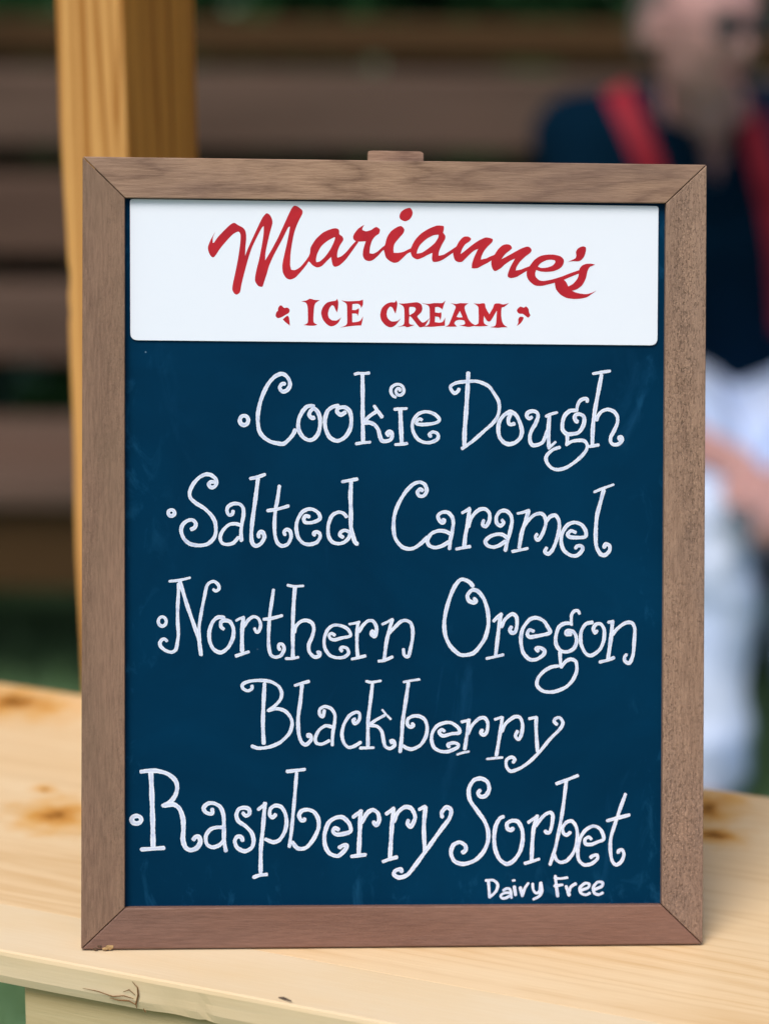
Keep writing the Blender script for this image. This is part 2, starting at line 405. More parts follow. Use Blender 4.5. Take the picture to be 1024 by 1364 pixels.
bm_obj('foot_block', box_bm(-.01, pw1+.01, pw2+.001, pw2+.045, 0, .12, .003), pine_apron, post)

# ================================================================== CHALKBOARD SIGN
LEAN = R(13)
bl = on_z(108, 1268, ZT); br = on_z(935, 1261, ZT)
ux = (br-bl).normalized(); bk = Vector((-ux.y, ux.x, 0)); uy = bk*math.sin(LEAN)+Vector((0, 0, 1))*math.cos(LEAN); uz = ux.cross(uy)
o0 = bl + Vector((0, 0, .0007))
Ms = Matrix(((ux.x, uy.x, uz.x, o0.x), (ux.y, uy.y, uz.y, o0.y), (ux.z, uy.z, uz.z, o0.z), (0, 0, 0, 1)))
Msi = Ms.inverted()
def P(px, py, dz=0.):
    o = o0+uz*dz; d = ray(px, py); q = Msi @ (CAM + d*((o-CAM).dot(uz)/d.dot(uz))); return (q.x, q.y)
sign = empty('chalkboard_sign', 'navy chalkboard ice cream menu in a brown wooden frame', 'sign', Ms)
FD, RC = .017, -.0055
oTL, oTR, oBR, oBL = P(110, 208), P(941, 219), P(935.5, 1258.3), P(108, 1265.3)
iTL, iTR, iBR, iBL = P(166, 263), P(887, 270), P(881, 1206), P(166, 1210)
fw = [wood('frame_top_wood', (.38, .240, .160), (.12, .062, .040), 'x', 5, 7, 30, .55, (), line=.6, fine=.75, patch=(.20, .125, .10), pamt=.6, bumpd=.0005, off=(1, 0, 0), fst=11, fsc=700),
      wood('frame_right_wood', (.35, .225, .158), (.125, .072, .050), 'y', 12, 3, 22, .55, (), line=.3, fine=.7, pit=.95, patch=(.21, .15, .125), pamt=.5, bumpd=.0006, off=(2, 0, 0), fst=11, fsc=700),
      wood('frame_bottom_wood', (.26, .145, .110), (.085, .045, .035), 'x', 9, 3, 20, .5, (), line=.35, fine=.5, pit=.2, patch=(.20, .085, .05), pamt=.35, bumpd=.0004, off=(3, 0, 0), fst=11, fsc=700),
      wood('frame_left_wood', (.29, .175, .120), (.105, .058, .040), 'y', 12, 3, 22, .55, (), line=.3, fine=.7, pit=.3, patch=(.17, .115, .075), pamt=.5, bumpd=.0005, off=(4, 0, 0), fst=11, fsc=700)]
def gapq(q, g=.00022):
    cx = sum(p[0] for p in q)/4; cy = sum(p[1] for p in q)/4
    # shrink only along the rail so mitres show a hairline gap
    hor = abs(q[1][0]-q[0][0]) > abs(q[2][1]-q[0][1])*.9
    return [((p[0]+(g if p[0] < cx else -g)) if hor else p[0], p[1] if hor else (p[1]+(g if p[1] < cy else -g))) for p in q]
for q, m, lab, dz in (((oTL, oTR, iTR, iTL), fw[0], 'top rail with streaky light brown grain', 0), ((oTR, oBR, iBR, iTR), fw[1], 'right rail with rough pitted grain', .0003),
                  ((oBR, oBL, iBL, iBR), fw[2], 'bottom rail, redder brown than the others', 0), ((oBL, oTL, iTL, iBL), fw[3], 'left rail, smooth greyish brown', .0002)):
    if m in (fw[0], fw[2]): qq = gapq([q[0], q[1], q[2], q[3]])
    else: qq = list(q); ys = sum(p[1] for p in qq)/4; qq = [(p[0], p[1]+(.0003 if p[1] < ys else -.0003)) for p in qq]
    bm_obj('frame_rail', prism_bm(qq, -FD, dz, .0008 if m is fw[2] else .0005), m, sign, label=lab)
# chipped corner, raw wood showing
chip_m = plain('raw_chipped_wood', (.42, .27, .12), .85, .5, 500)
rnd = random.Random(2)
for (px, py, s) in ((146, 1263, .0020), (140, 1265, .0014), (133, 1262, .0012), (127, 1265, .0011)):
    c = P(px, py); bm = bmesh.new(); bmesh.ops.create_icosphere(bm, subdivisions=1, radius=s)
    for q in bm.verts: q.co = Vector((q.co.x*1.3+c[0], q.co.y*.8+c[1]+.0003, q.co.z*.5+.0002))+Vector((rnd.uniform(-1, 1), rnd.uniform(-1, 1), rnd.uniform(-1, 1)))*s*.25
    bm_obj('wood_chip', bm, chip_m if s > .0013 else plain('dark_chip', (.10, .06, .035), .9), sign)
# the writing surface
ex = .004
bq = [(iTL[0]-ex, iTL[1]+ex), (iTR[0]+ex, iTR[1]+ex), (iBR[0]+ex, iBR[1]-ex), (iBL[0]-ex, iBL[1]-ex)]
bp = board_paint()
# sits in a rebate behind the rails' lip: rails are cut full depth, so the sheet ends at their inner faces
bq = [(iTL[0]-.0001, iTL[1]+.0001), (iTR[0]+.0001, iTR[1]+.0001), (iBR[0]+.0001, iBR[1]-.0001), (iBL[0]-.0001, iBL[1]-.0001)]
surf = bm_obj('writing_surface', prism_bm(bq, -.0095, RC), bp, sign)
bm_obj('back_panel', prism_bm([(oTL[0]+.006, oTL[1]-.006), (oTR[0]-.006, oTR[1]-.006), (oBR[0]-.006, oBR[1]+.006), (oBL[0]+.006, oBL[1]+.006)], -FD-.003, -FD-.0002), fw[3], sign)
# easel leg behind with its block peeping over the top rail
t0, t1 = P(491, 201, -FD), P(564, 201, -FD); tb = P(491, 230, -FD)[1]
tabp = [P(490.5, 200.5, -FD), P(496, 199.5, -FD), P(560, 200.5, -FD), P(564.5, 203, -FD), P(565, 240, -FD), P(490, 240, -FD)]
bm_obj('hinge_block', prism_bm(tabp, -FD-.016, -FD-.0035, .0004), fw[0], sign)
for fx in (.02, .35): bm_obj('foot_pad', box_bm(fx-.008, fx+.008, -.0004, oBL[1]+.001, -FD+.001, -FD+.007), plain('felt_pad', (.03, .03, .03), .9), sign)
def prop_leg():
    zc = -FD-.0165
    top = Vector(((t0[0]+t1[0])/2, oTL[1]-.02, zc))
    # foot on the counter: find along the world
    topw = Ms @ top; foot = topw + bk*.13; foot.z = ZT+.001
    a, b_ = top, Msi @ foot; d = (b_-a); t = d.normalized(); s = Vector((1, 0, 0)); n_ = t.cross(s).normalized()
    bm = bmesh.new(); vv = []
    for base in (a, b_):
        for sx, sn in ((-.5, -.5), (.5, -.5), (.5, .5), (-.5, .5)): vv.append(bm.verts.new(base+s*sx*.03+n_*(sn*.008-.006)))
    for f in ((0, 1, 2, 3), (7, 6, 5, 4), (0, 4, 5, 1), (1, 5, 6, 2), (2, 6, 7, 3), (3, 7, 4, 0)): bm.faces.new([vv[i] for i in f])
    bmesh.ops.recalc_face_normals(bm, faces=bm.faces); return bm
bm_obj('prop_leg', prop_leg(), fw[3], sign)

# white plate ------------------------------------------------------
PT = .0013
def rounded(cs, rs, seg=6):
    out = []; n = len(cs)
    for i in range(n):
        p = Vector(cs[i]); a = (Vector(cs[i-1])-p).normalized(); c = (Vector(cs[(i+1) % n])-p).normalized(); r = rs[i]
        A, B = p+a*r, p+c*r
        for k in range(seg+1):
            t = k/seg; out.append(tuple((A*(1-t)**2+p*2*t*(1-t)+B*t*t)))
    return out
zp = RC+PT
pc = [P(173, 264.5, zp), P(877, 274, zp), P(875.5, 460, zp), P(173.5, 453, zp)]
plate = bm_obj('logo_plate', prism_bm(rounded(pc, [.0018, .0018, .0045, .0045]), RC+.0001, zp, .00018), sign_white(), sign)

# ------------------------------------------------------------------ outline tracing for brush lettering
def parse(s):
    pts = []
    for tok in s.split():
        k = tok.endswith('!'); a, c = tok.rstrip('!').split(','); pts.append((float(a), float(c), k))
    return pts
def crc(pts, closed, seg=5):
    n = len(pts); out = []
    rng = range(n if closed else n-1)
    for i in rng:
        p1 = pts[i]; p2 = pts[(i+1) % n]
        p0 = pts[(i-1) % n] if (closed or i) else p1; p3 = pts[(i+2) % n] if (closed or i < n-2) else p2
        if p1[2]: p0 = p1
        if p2[2]: p3 = p2
        for k in range(seg):
            t = k/seg
            f = lambda j: .5*((2*p1[j])+(-p0[j]+p2[j])*t+(2*p0[j]-5*p1[j]+4*p2[j]-p3[j])*t*t+(-p0[j]+3*p1[j]-3*p2[j]+p3[j])*t**3)
            # tension damping keeps tight corners from overshooting
            g = .82; out.append((f(0)*g+(p1[0]*(1-t)+p2[0]*t)*(1-g), f(1)*g+(p1[1]*(1-t)+p2[1]*t)*(1-g)))
    if not closed: out.append(pts[-1][:2])
    return out
RED = red_ink()
def outline(bm, loops, tile, z):
    x0, y0, sc = tile
    L = []
    for s in loops:
        L.append([Vector((*P(x0+a/sc, y0+c/sc, zp), z)) for a, c in crc(parse(s), True)])
    tris = geometry.tessellate_polygon(L)
    flat = [p for l in L for p in l]; vv = [bm.verts.new(p) for p in flat]
    low = [bm.verts.new(Vector((p.x, p.y, zp-.00002))) for p in flat]
    for t in tris:
        try: bm.faces.new([vv[i] for i in t])
        except ValueError: pass
    q = 0
    for l in L:
        for i in range(len(l)):
            a, c = q+i, q+(i+1) % len(l)
            try: bm.faces.new((vv[a], vv[c], low[c], low[a]))
            except ValueError: pass
        q += len(l)
def fix(bm):
    bm.normal_update()
    for f in bm.faces:
        if abs(f.normal.z) > .9 and f.normal.z < 0: f.normal_flip()
W1 = (270, 265, 1024/140); W2 = (400, 265, 1024/140); W3 = (510, 265, 1024/140); W4 = (600, 300, 1024/120); W5 = (690, 310, 1024/120)
C1 = (360, 390, 1024/140); C2 = (495, 390, 1024/110); C3 = (600, 390, 1024/120)
script = [
 (W1, ["122,318! 100,372 97,425! 110,423! 150,365 220,292 270,246 308,230 345,252 395,280 418,318 424,380 416,470 413,552! 440,480 490,370 540,262 580,182 610,144 630,137 655,155 675,195 678,240 655,325 630,430 612,520 608,596! 660,510 730,380 790,250 840,140 870,82 895,62 930,74 968,106 972,128 968,148 930,222 895,312 870,430 855,540 852,640 862,687! 900,690 950,660 1000,602 1040,545! 1040,590! 1010,640 951,712 900,765 850,783 810,765 780,712 775,640 790,560 815,450 838,340 850,268! 830,280 770,400 700,530 650,640 620,740 597,810 584,848 570,854 540,845 512,805 510,760 525,680 550,580 575,450 592,340 594,262! 575,280 540,345 480,470 440,590 410,700 380,820 367,890 357,915 330,930 305,917 288,880 292,830 320,700 345,570 365,430 368,350 355,320 335,318 290,345 230,408 170,480 130,540 103,567 75,550 54,500 52,460 75,400 103,350"]),
 (W2, ["60,600! 92,530 100,470 150,390 220,325 300,290 350,283 376,300 379,341! 410,365 418,398 385,450 365,500 358,548 362,569! 400,555 450,510 500,450 545,403! 565,418! 500,510 440,590 380,645 335,658 315,640 304,595 300,562! 260,600 210,650 165,665 120,645 88,610", "336,368! 270,402 205,457 165,530 153,585 155,613! 190,605 240,560 290,490 320,430 336,388"]),
 (W2, ["622,249! 603,285 605,300! 640,312 690,299 720,277 745,271 775,295 765,335 730,360 700,400 680,460 673,526! 710,530 750,510 800,466 840,440! 840,480! 800,502 760,547 710,590 670,603 630,590 609,552 612,490 637,410! 600,412 560,413 525,400 513,370 525,335 560,290 590,268"]),
 (W3, ["20,440 40,370 80,310 140,270 178,262 207,292 198,330 160,375 115,430 103,470 103,521! 150,522 200,512 240,492 290,470! 290,510! 240,528 190,575 150,610 110,620 70,605 30,570 15,522 6,480"]),
 (W3, ["265,85 287,120 285,155 260,195 215,215 170,195 160,165 175,125 215,95"]),
 (W3, ["268,485 310,400 370,335 450,285 520,258 560,256 591,264 591,300 584,325! 606,355 604,388 570,450 545,510 541,551! 590,540 640,510 690,477 725,455 780,440! 760,485! 690,517 640,550 590,585 540,607 490,610 476,580 481,522! 430,545 380,572 330,585 285,560 270,520", "542,346! 490,352 420,390 360,447 334,500 328,530! 380,520 440,480 500,430 535,378"]),
 (W4, ["30,300 65,240 90,190 130,142 165,125 205,128 232,150 215,180 165,215 130,270 112,326! 160,290 240,225 320,170 390,138 430,138 478,155 470,190 420,240 380,290 355,340 342,387! 400,375 450,352 520,325! 520,375! 460,400 420,425 360,455 310,483 270,488 240,485! 242,440 260,380 290,310 314,266! 270,283 220,325 170,375 130,412 90,416 52,397 33,350"]),
 (W4, ["465,395 500,330 540,270 590,225 640,213 680,225 697,257 670,285 620,325 576,384! 650,345 730,300 810,258 870,240 903,250 920,280 905,310 850,352 790,410 750,470 740,512! 800,500 850,480 920,455! 920,495! 860,520 800,555 750,585 690,598 652,585 650,550 680,470 732,376! 680,400 620,440 570,485 510,518 480,500 463,450"]),
 (W5, ["97,440 125,385 180,310 250,262 330,246 410,247 480,265 518,305 510,360 470,405 400,434 320,442 250,436 203,420! 193,460 200,500 240,537 290,545 370,532 480,500 590,458 705,418! 705,455! 600,497 500,540 420,565 340,585 260,602 190,595 130,550 100,500", "225,378 260,340 320,310 370,303 415,312 420,335 390,370 330,392 270,398 240,390"]),
 (W5, ["872,360! 840,350 780,350 730,368 700,400 689,440 685,485 665,530 620,580 568,608! 545,560 508,522! 470,510 430,530 416,570 430,640 480,700 550,738 630,750 700,747 780,730 840,690 887,656! 830,682 770,695 700,688 650,675 612,657! 670,638 730,590 770,510 785,440 810,390 845,372"]),
 (W5, ["568,326! 610,308 650,287 660,255 656,215 680,175 730,152 767,163 768,205 750,265 715,308 680,322 630,320"]),
]
bm = bmesh.new()
for i, (t, lp) in enumerate(script): outline(bm, lp, t, zp+.00005+.00001*i)
fix(bm); bm_obj('script_lettering', bm, RED, plate, label="red brush script reading Marianne's")
ice = [
 (C1, ["300,80! 350,73 385,56 430,66 482,70! 442,97 428,130 422,200 420,270 430,293 458,308! 430,318 380,319 322,312! 352,300 365,280 365,200 362,130 345,95"]),
 (C1, ["652,55! 662,90 660,140 650,190! 635,165 620,130 600,120 575,150 562,200 570,240 600,265 640,268 665,258 690,238! 665,285 630,315 590,325 550,305 510,255 495,195 510,140 550,95 600,80 635,75"]),
 (C1, ["690,72! 750,80 820,78 870,75 903,65! 902,110 885,147! 875,120 850,105 800,108! 797,165! 830,165 863,148! 862,180 852,224! 840,202 797,200! 798,286! 850,280 880,266 902,228! 897,270 885,316! 820,319 760,326 680,336! 730,318 748,290 748,200 745,120 730,95"]),
 (C2, ["305,90! 318,130 310,190 295,257! 275,220 255,180 225,170 195,210 185,265 200,315 240,350 290,352 325,342 360,316! 320,370 280,410 230,426 170,400 120,340 105,270 125,190 180,135 240,115 285,115"]),
 (C2, ["335,130! 400,130 480,122 560,115 610,138 628,185 615,235 580,272 562,290! 590,330 625,365 660,358 717,313! 690,360 655,415! 600,426 570,402 530,350 490,300 468,286! 462,330 465,378 490,392 532,396! 490,412 440,425 400,412 318,423! 380,402 402,375 405,300 402,200 385,160", "465,180 500,172 535,180 545,205 525,240 490,263 467,270"]),
 (C2, ["618,124! 700,135 780,124 850,125 880,122 914,93! 892,150 875,206! 860,190 820,172 785,178! 785,240! 830,247 863,240! 862,290 848,342! 835,302 785,290! 782,360! 830,368 880,357 912,303! 907,360 905,406! 830,412 740,420 645,417! 700,395 718,350 718,250 715,180 690,150"]),
 (C3, ["0,115! 60,124 110,115 202,118! 165,145 160,180 180,240 210,310 250,350 300,371! 250,378 200,386 100,367! 150,360 165,342 150,312 100,305 60,316 42,345 72,381! 20,383 -60,383! -22,360 5,300 40,210 58,160 40,135", "105,203! 136,276! 100,278 66,271!"]),
 (C3, ["262,118! 320,122 385,118 400,170 440,242! 480,170 500,124 550,118 600,130 662,114! 612,155 580,170 575,250 585,320 605,360 647,389! 590,390 530,396 448,388! 500,376 515,350 521,280 526,198! 495,250 458,312 435,325 408,310 378,258! 375,320 387,352 428,371! 370,378 300,379 255,373! 308,352 318,320 318,230 315,165 295,138"]),
]
bm = bmesh.new()
for i, (t, lp) in enumerate(ice): outline(bm, lp, t, zp+.00005+.00001*i)
fix(bm); bm_obj('block_lettering', bm, RED, plate, label='red block letters reading ICE CREAM')
for lps, t in ((("75,150 90,125 110,122 135,145 165,142 187,160 183,190 150,212 110,235 75,245 52,225 58,190 74,170", "165,220! 182,238 191,318! 150,287 121,258! 140,240"), C1),
               (("755,190 790,155 830,165 858,154 885,180 890,215 905,255 880,280 850,260 820,238 780,235 758,215", "790,270 826,275 825,300 795,345 751,376! 768,340 770,295"), C3)):
    bm = bmesh.new()
    for i, s in enumerate(lps): outline(bm, [s], t, zp+.00005)
    fix(bm); bm_obj('ice_cream_cone_emblem', bm, RED, plate)

# ------------------------------------------------------------------ chalk handwriting: every word a sub-part made of pen strokes
INK = chalk_ink()
def stroke(bm, uvl, tile, pts, wd, z, rnd, closed=False):
    x0, y0, sc = tile
    pp = [(a, c, False) for a, c in pts]
    if closed: c = crc(pp, True, 6); c.append(c[0])
    else: c = crc(pp, False, 6)
    # resample evenly
    q = [Vector((x0+a/sc, y0+b/sc)) for a, b in c]
    d = [0]
    for i in range(1, len(q)): d.append(d[-1]+(q[i]-q[i-1]).length)
    L = d[-1]; n = max(3, int(L/1.1)); rs = []; j = 0
    for k in range(n+1):
        s = L*k/n
        while j < len(d)-2 and d[j+1] < s: j += 1
        t = (s-d[j])/max(1e-6, d[j+1]-d[j]); rs.append(q[j].lerp(q[j+1], min(1, max(0, t))))
    w0 = wd/sc*.445; ph = rnd.uniform(0, 6); ph2 = rnd.uniform(0, 6); prev = None
    N = 4
    for k, p in enumerate(rs):
        t = (rs[min(k+1, n)]-rs[max(0, k-1)]); 
        if closed and k in (0, n): t = rs[1]-rs[n-1]
        t.normalize(); nr = Vector((-t.y, t.x)); s = L*k/n
        ww = w0*(1+.09*math.sin(s*.21+ph)+.035*math.sin(s*.9+ph2))
        zz = z + .000008*k/n
        row = []
        for m in range(N+1):
            f = m/N; jit = rnd.uniform(-.03, .03)*w0 if m in (0, N) else 0
            a = p + nr*((f*2-1)*ww+jit); x, y = P(a.x, a.y, RC); row.append((bm.verts.new((x, y, zz)), f, s))
        if prev:
            for m in range(N):
                f = bm.faces.new((prev[m][0], prev[m+1][0], row[m+1][0], row[m][0]))
                for lo, (vv, uu, sv) in zip(f.loops, (prev[m], prev[m+1], row[m+1], row[m])): lo[uvl].uv = (uu, sv*.05)
        prev = row
        if not closed and k in (0, n):   # rounded cap
            sg = -1 if k == 0 else 1; cx = [bm.verts.new((*P(p.x, p.y, RC), zz-.000001))]
            for m in range(9):
                an = math.pi*m/8; a = p + nr*(math.cos(an)*ww*.98) + t*(sg*math.sin(an)*ww*rnd.uniform(.55, .9)); cx.append(bm.verts.new((*P(a.x, a.y, RC), zz-.000001)))
            for m in range(1, 9):
                f = bm.faces.new((cx[0], cx[m], cx[m+1]))
                for lo, uu in zip(f.loops, (.5, .02, .02)): lo[uvl].uv = (uu if uu > .1 else .15, 0)
def ring(x, y, rx, ry): return [(x+rx*math.cos(k*math.tau/8), y+ry*math.sin(k*math.tau/8)) for k in range(8)]
def T(x0, y0, wpx): return (x0, y0, 1024/wpx)
A_ = T(310, 485, 140); A3 = T(300, 480, 300); B_ = T(460, 485, 140); Cc = T(590, 485, 140); D_ = T(700, 485, 140); E_ = T(215, 620, 140); F_ = T(345, 620, 140)
G_ = T(515, 635, 160); H_ = T(665, 635, 160); I_ = T(200, 760, 140); J_ = T(310, 770, 140); K_ = T(420, 780, 140); L_ = T(580, 760, 160); M_ = T(700, 800, 160)
N_ = T(315, 895, 150); O_ = T(455, 895, 150); P_ = T(600, 920, 160); Q_ = T(165, 1015, 140); R_ = T(290, 1015, 140); S_ = T(420, 1050, 190); T_ = T(590, 1025, 140); U_ = T(715, 1020, 140); V_ = T(640, 1155, 175)
WORDS = [
("chalk word Cookie", [
 (A_, 42, "505,190 478,193 456,228 485,267 530,252 558,205 547,150 512,106 470,93 410,120 350,185 300,280 265,380 246,480 244,560 258,650 300,710 370,755 440,772 495,775 550,730 590,680 608,640"),
 (A_, 42, "790,522 765,522 743,490 760,452 790,432 825,460 848,520 850,600 830,680 785,730 740,740 690,715 650,660 637,600 645,530 680,460 720,415 760,405 790,408"),
 (A3, 20, "545,236 525,247 508,234 514,216 545,213 566,232 573,268 568,310 545,348 510,366 475,350 456,310 453,268 465,230 488,211 513,206"),
 (B_, 42, "166,105 168,300 168,500 172,755"), (B_, 32, "92,97 125,88 180,90 232,85"), (B_, 32, "105,775 170,765 240,760"),
 (B_, 40, "185,560 230,510 300,462"), (B_, 38, "280,407 310,450 355,513"),
 (B_, 42, "172,575 230,568 285,592 320,640 335,700 355,745 400,750 440,735 455,700 448,665 425,657 405,675 420,693"),
 (B_, 32, "530,258 530,238 508,236 490,262 505,297 540,300 568,270 560,220 525,196 482,200 446,230 443,275 465,310 490,322"),
 (B_, 46, "535,450 540,600 548,765"), (B_, 32, "478,440 520,435 595,432"), (B_, 32, "485,783 545,780 600,772"),
 (B_, 36, "742,542 725,532 702,546 690,578 740,588 830,582 895,565 915,537 880,495 830,470 770,463 710,485 665,540 650,600 665,670 710,735 770,762 830,762 890,735 905,700 890,672 850,660 815,685 830,703")]),
("chalk word Dough", [
 (Cc, 36, "155,240 145,262 115,283 90,265 70,225 82,205 140,178 240,168 320,165 390,185 450,220 500,290 540,360 548,430 530,510 480,580 400,650 300,740 240,785 185,822"),
 (Cc, 46, "245,85 240,200 225,450 210,650 207,790"),
 (Cc, 42, "692,580 662,588 640,578 635,540 650,500 658,472 690,478 722,512 755,590 768,660 750,720 700,765 640,780 590,760 550,710 537,640 547,560 590,500 650,462 690,480"),
 (D_, 40, "60,515 35,530 10,508 20,472 65,456 108,470 120,510 95,580 60,640 40,700 45,760 70,790 120,785 165,760 192,705 212,650"),
 (D_, 42, "230,505 222,620 222,700 225,800"), (D_, 30, "198,508 240,488 305,470"), (D_, 28, "222,820 255,790 290,758"),
 (D_, 42, "485,450 430,455 380,500 358,570 360,640 400,680 450,680 510,668 550,620 570,560 565,510 530,487 492,490 476,518 487,550 502,560"),
 (D_, 36, "598,365 598,338 560,338 525,360 505,400 495,455"),
 (D_, 38, "405,690 405,740 400,785"), (D_, 36, "395,785 450,752 520,742 572,748 600,790 588,840 540,900 470,960 390,1010 310,1028 250,1010 207,960 196,912 220,870 270,830 330,810"),
 (D_, 42, "738,105 705,280 675,440 655,600 648,785"), (D_, 32, "655,92 740,78 820,66"), (D_, 32, "622,802 660,795 708,787"),
 (D_, 38, "690,545 700,510 740,460 800,440 860,463 892,510 893,570 860,650 828,710 828,760 860,785 910,775 940,735 930,707 905,713 912,733")]),
("chalk word Salted", [
 (E_, 40, "510,162 480,160 461,185 485,215 520,203 540,165 525,125 480,92 430,86 370,115 310,180 275,260 285,320 340,370 420,420 490,490 525,560 530,650 510,710 450,765 370,780 280,765 220,715 192,640 205,580 250,540 300,530 335,562 325,605 290,622"),
 (E_, 38, "698,445 690,475 660,485 638,445 650,400 700,372 760,376 795,412 800,480 785,560 775,650 780,730"),
 (E_, 36, "770,582 720,568 660,576 600,632 572,700 590,755 640,770 700,755 750,700"),
 (E_, 42, "940,130 915,330 885,550 875,680 885,755 920,785 970,760 1003,700 988,652 960,648 945,678 950,698"), (E_, 36, "865,127 930,115 1008,87"),
 (F_, 38, "198,200 180,330 160,430 150,560 155,680 180,755 225,785 280,765 312,700 303,642 270,622 242,650 253,676"), (F_, 36, "85,440 180,425 285,395"),
 (F_, 38, "488,500 455,490 435,522 450,555 510,557 570,537 595,512 580,465 530,430 480,425 420,455 375,530 362,610 380,700 430,757 490,770 560,750 595,700 588,660 558,647 530,662 540,678"),
 (F_, 44, "897,155 890,300 895,450 895,600 920,700 932,742 955,765"), (F_, 36, "810,158 880,145 955,132"),
 (F_, 38, "852,500 820,465 770,455 710,490 675,580 675,680 710,743 770,762 830,748 878,700 883,655 840,632 797,647 787,680 815,698")]),
("chalk word Caramel", [
 (G_, 34, "305,118 285,106 262,130 275,163 315,163 341,120 325,67 280,46 225,64 160,130 100,230 65,330 58,440 75,530 130,598 190,616 240,605 300,562 345,515"),
 (G_, 34, "478,368 490,368 488,385 472,393 447,370 436,332 470,304 520,304 558,345 567,400 555,480 540,550 535,615"), (G_, 34, "545,490 500,466 440,461 380,486 346,540 360,585 410,605 470,590 530,555"),
 (G_, 36, "705,280 690,400 670,500 660,600"), (G_, 30, "643,308 670,293 708,270"), (G_, 34, "695,425 712,370 742,320 790,280 840,276 874,310 875,370 845,423 816,410 826,372"), (G_, 30, "593,617 650,605 708,595"),
 (H_, 34, "22,370 36,393 10,418 -23,395 -26,342 5,296 55,290 95,325 107,380 90,470 65,560 50,628"), (H_, 34, "72,528 30,495 -20,490 -80,510 -121,550 -100,588 -50,600 0,585 50,550"),
 (H_, 36, "248,292 215,400 190,480 168,605"), (H_, 26, "155,313 195,305 252,287"), (H_, 32, "200,440 230,390 290,330 350,312 386,340 395,400 370,480 330,542 306,515 320,490"),
 (H_, 34, "395,388 430,342 475,329 505,370 510,440 490,530 455,618 418,658 386,640 402,606"), (H_, 28, "110,637 170,627 240,611"),
 (H_, 34, "648,475 610,461 581,490 602,515 680,519 734,510 735,462 700,410 640,389 580,412 535,480 526,560 550,630 610,672 665,670 708,622 700,592 662,590 650,608"),
 (H_, 36, "888,115 860,220 830,340 820,480 825,590 860,658 900,668 938,630 938,588 905,574 892,600"), (H_, 24, "808,130 880,100 972,67")]),
("chalk word Northern", [
 (I_, 36, "163,688 145,670 120,671 96,700 102,740 150,780 210,797 250,770 265,700 275,620 268,500 268,350 275,230 276,130"), (I_, 28, "187,105 260,98 330,85 388,70"),
 (I_, 40, "288,105 330,240 370,370 430,540 475,680 495,822"), (I_, 34, "482,690 476,560 500,400 530,250 552,150 590,112 630,109 667,145 668,183 640,200 615,185"),
 (I_, 40, "715,570 690,548 690,503 730,486 780,502 812,570 805,660 760,750 690,800 620,770 580,690 577,590 610,500 660,456 718,460"),
 (I_, 42, "908,460 895,600 895,785"), (I_, 28, "838,488 870,470 913,455"), (I_, 34, "835,833 890,815 960,792"),
 (J_, 34, "110,475 150,410 205,376 253,400 272,460 255,518 230,528 212,492"),
 (J_, 36, "397,115 380,230 360,370 350,520 350,660 370,748 415,772 470,755 501,692 485,647 452,645 446,678 458,698"), (J_, 34, "300,403 380,393 480,366"),
 (J_, 40, "605,95 590,300 585,500 585,765"), (J_, 28, "535,70 600,82 688,76"), (J_, 30, "518,785 580,785 638,772"), (J_, 38, "597,530 615,470 665,422 720,413 773,440 790,500 770,580 740,650 745,718 790,768 838,762 848,727 825,724"),
 (K_, 34, "188,485 160,466 132,485 150,520 190,529 260,510 343,490 320,430 260,395 180,386 120,430 86,520 92,610 140,680 210,704 280,698 323,660 308,612 260,600 242,618 258,638"),
 (K_, 36, "415,358 405,470 405,600 412,690"), (K_, 28, "330,377 370,370 428,357"), (K_, 36, "425,450 460,392 510,346 560,346 593,400 593,470 575,502 542,475 555,442 572,468"), (K_, 32, "355,717 410,705 485,686"),
 (K_, 38, "748,332 715,450 690,560 670,725"), (K_, 28, "652,378 690,360 753,327"), (K_, 32, "615,738 670,730 750,696"), (K_, 36, "722,463 770,410 830,352 880,340 928,365 947,430 945,520 925,620 905,692 866,680 857,622")]),
("chalk word Oregon", [
 (L_, 36, "330,240 348,264 320,274 282,255 272,210 310,167 360,176 410,240 443,340 450,460 420,580 350,680 300,714 210,719 130,650 85,560 74,440 100,300 150,160 200,87 240,76 290,100 318,133"),
 (L_, 34, "555,375 540,480 512,722"), (L_, 32, "495,432 520,405 562,372"), (L_, 34, "562,480 590,420 650,371 688,395 694,460 680,522 647,533 632,505 646,482"), (L_, 26, "435,751 510,735 575,719"),
 (L_, 34, "833,518 800,506 781,540 800,568 860,560 973,532 955,480 920,430 860,403 800,420 741,500 726,600 746,700 800,758 860,758 918,720 928,682 890,659 852,665 873,688"),
 (M_, 34, "385,195 330,196 280,230 256,310 260,380 300,430 360,437 410,408 434,350 424,292 395,261 350,261 346,288 385,290"), (M_, 28, "458,112 445,87 415,89 391,120 388,170 390,208"),
 (M_, 32, "291,440 295,510 300,568"), (M_, 32, "302,570 340,520 385,501 428,522 434,600 400,680 340,740 240,779 150,774 96,725 106,660 160,600 220,567 278,558"),
 (M_, 32, "608,258 590,278 576,240 600,202 640,201 669,250 665,340 630,420 560,469 510,450 471,370 471,270 510,202 568,186"),
 (M_, 36, "738,180 730,290 702,493"), (M_, 30, "705,186 745,179"), (M_, 32, "742,288 780,240 850,191 905,191 929,240 925,340 915,460 885,533 846,518 842,482 858,462"), (M_, 30, "630,525 700,508 752,487")]),
("chalk word Blackberry", [
 (N_, 32, "140,128 140,155 100,174 57,150 57,112 120,86 220,78 310,90 380,130 410,190 400,250 350,308 288,355"), (N_, 34, "290,352 370,336 440,357 490,412 506,475 480,560 400,640 300,684 200,696 140,677"), (N_, 38, "255,108 245,300 240,480 247,652"),
 (N_, 36, "595,122 580,270 560,420 565,560 590,638 630,664 678,620 673,577 645,572 655,590"), (N_, 30, "530,125 590,106 658,87"),
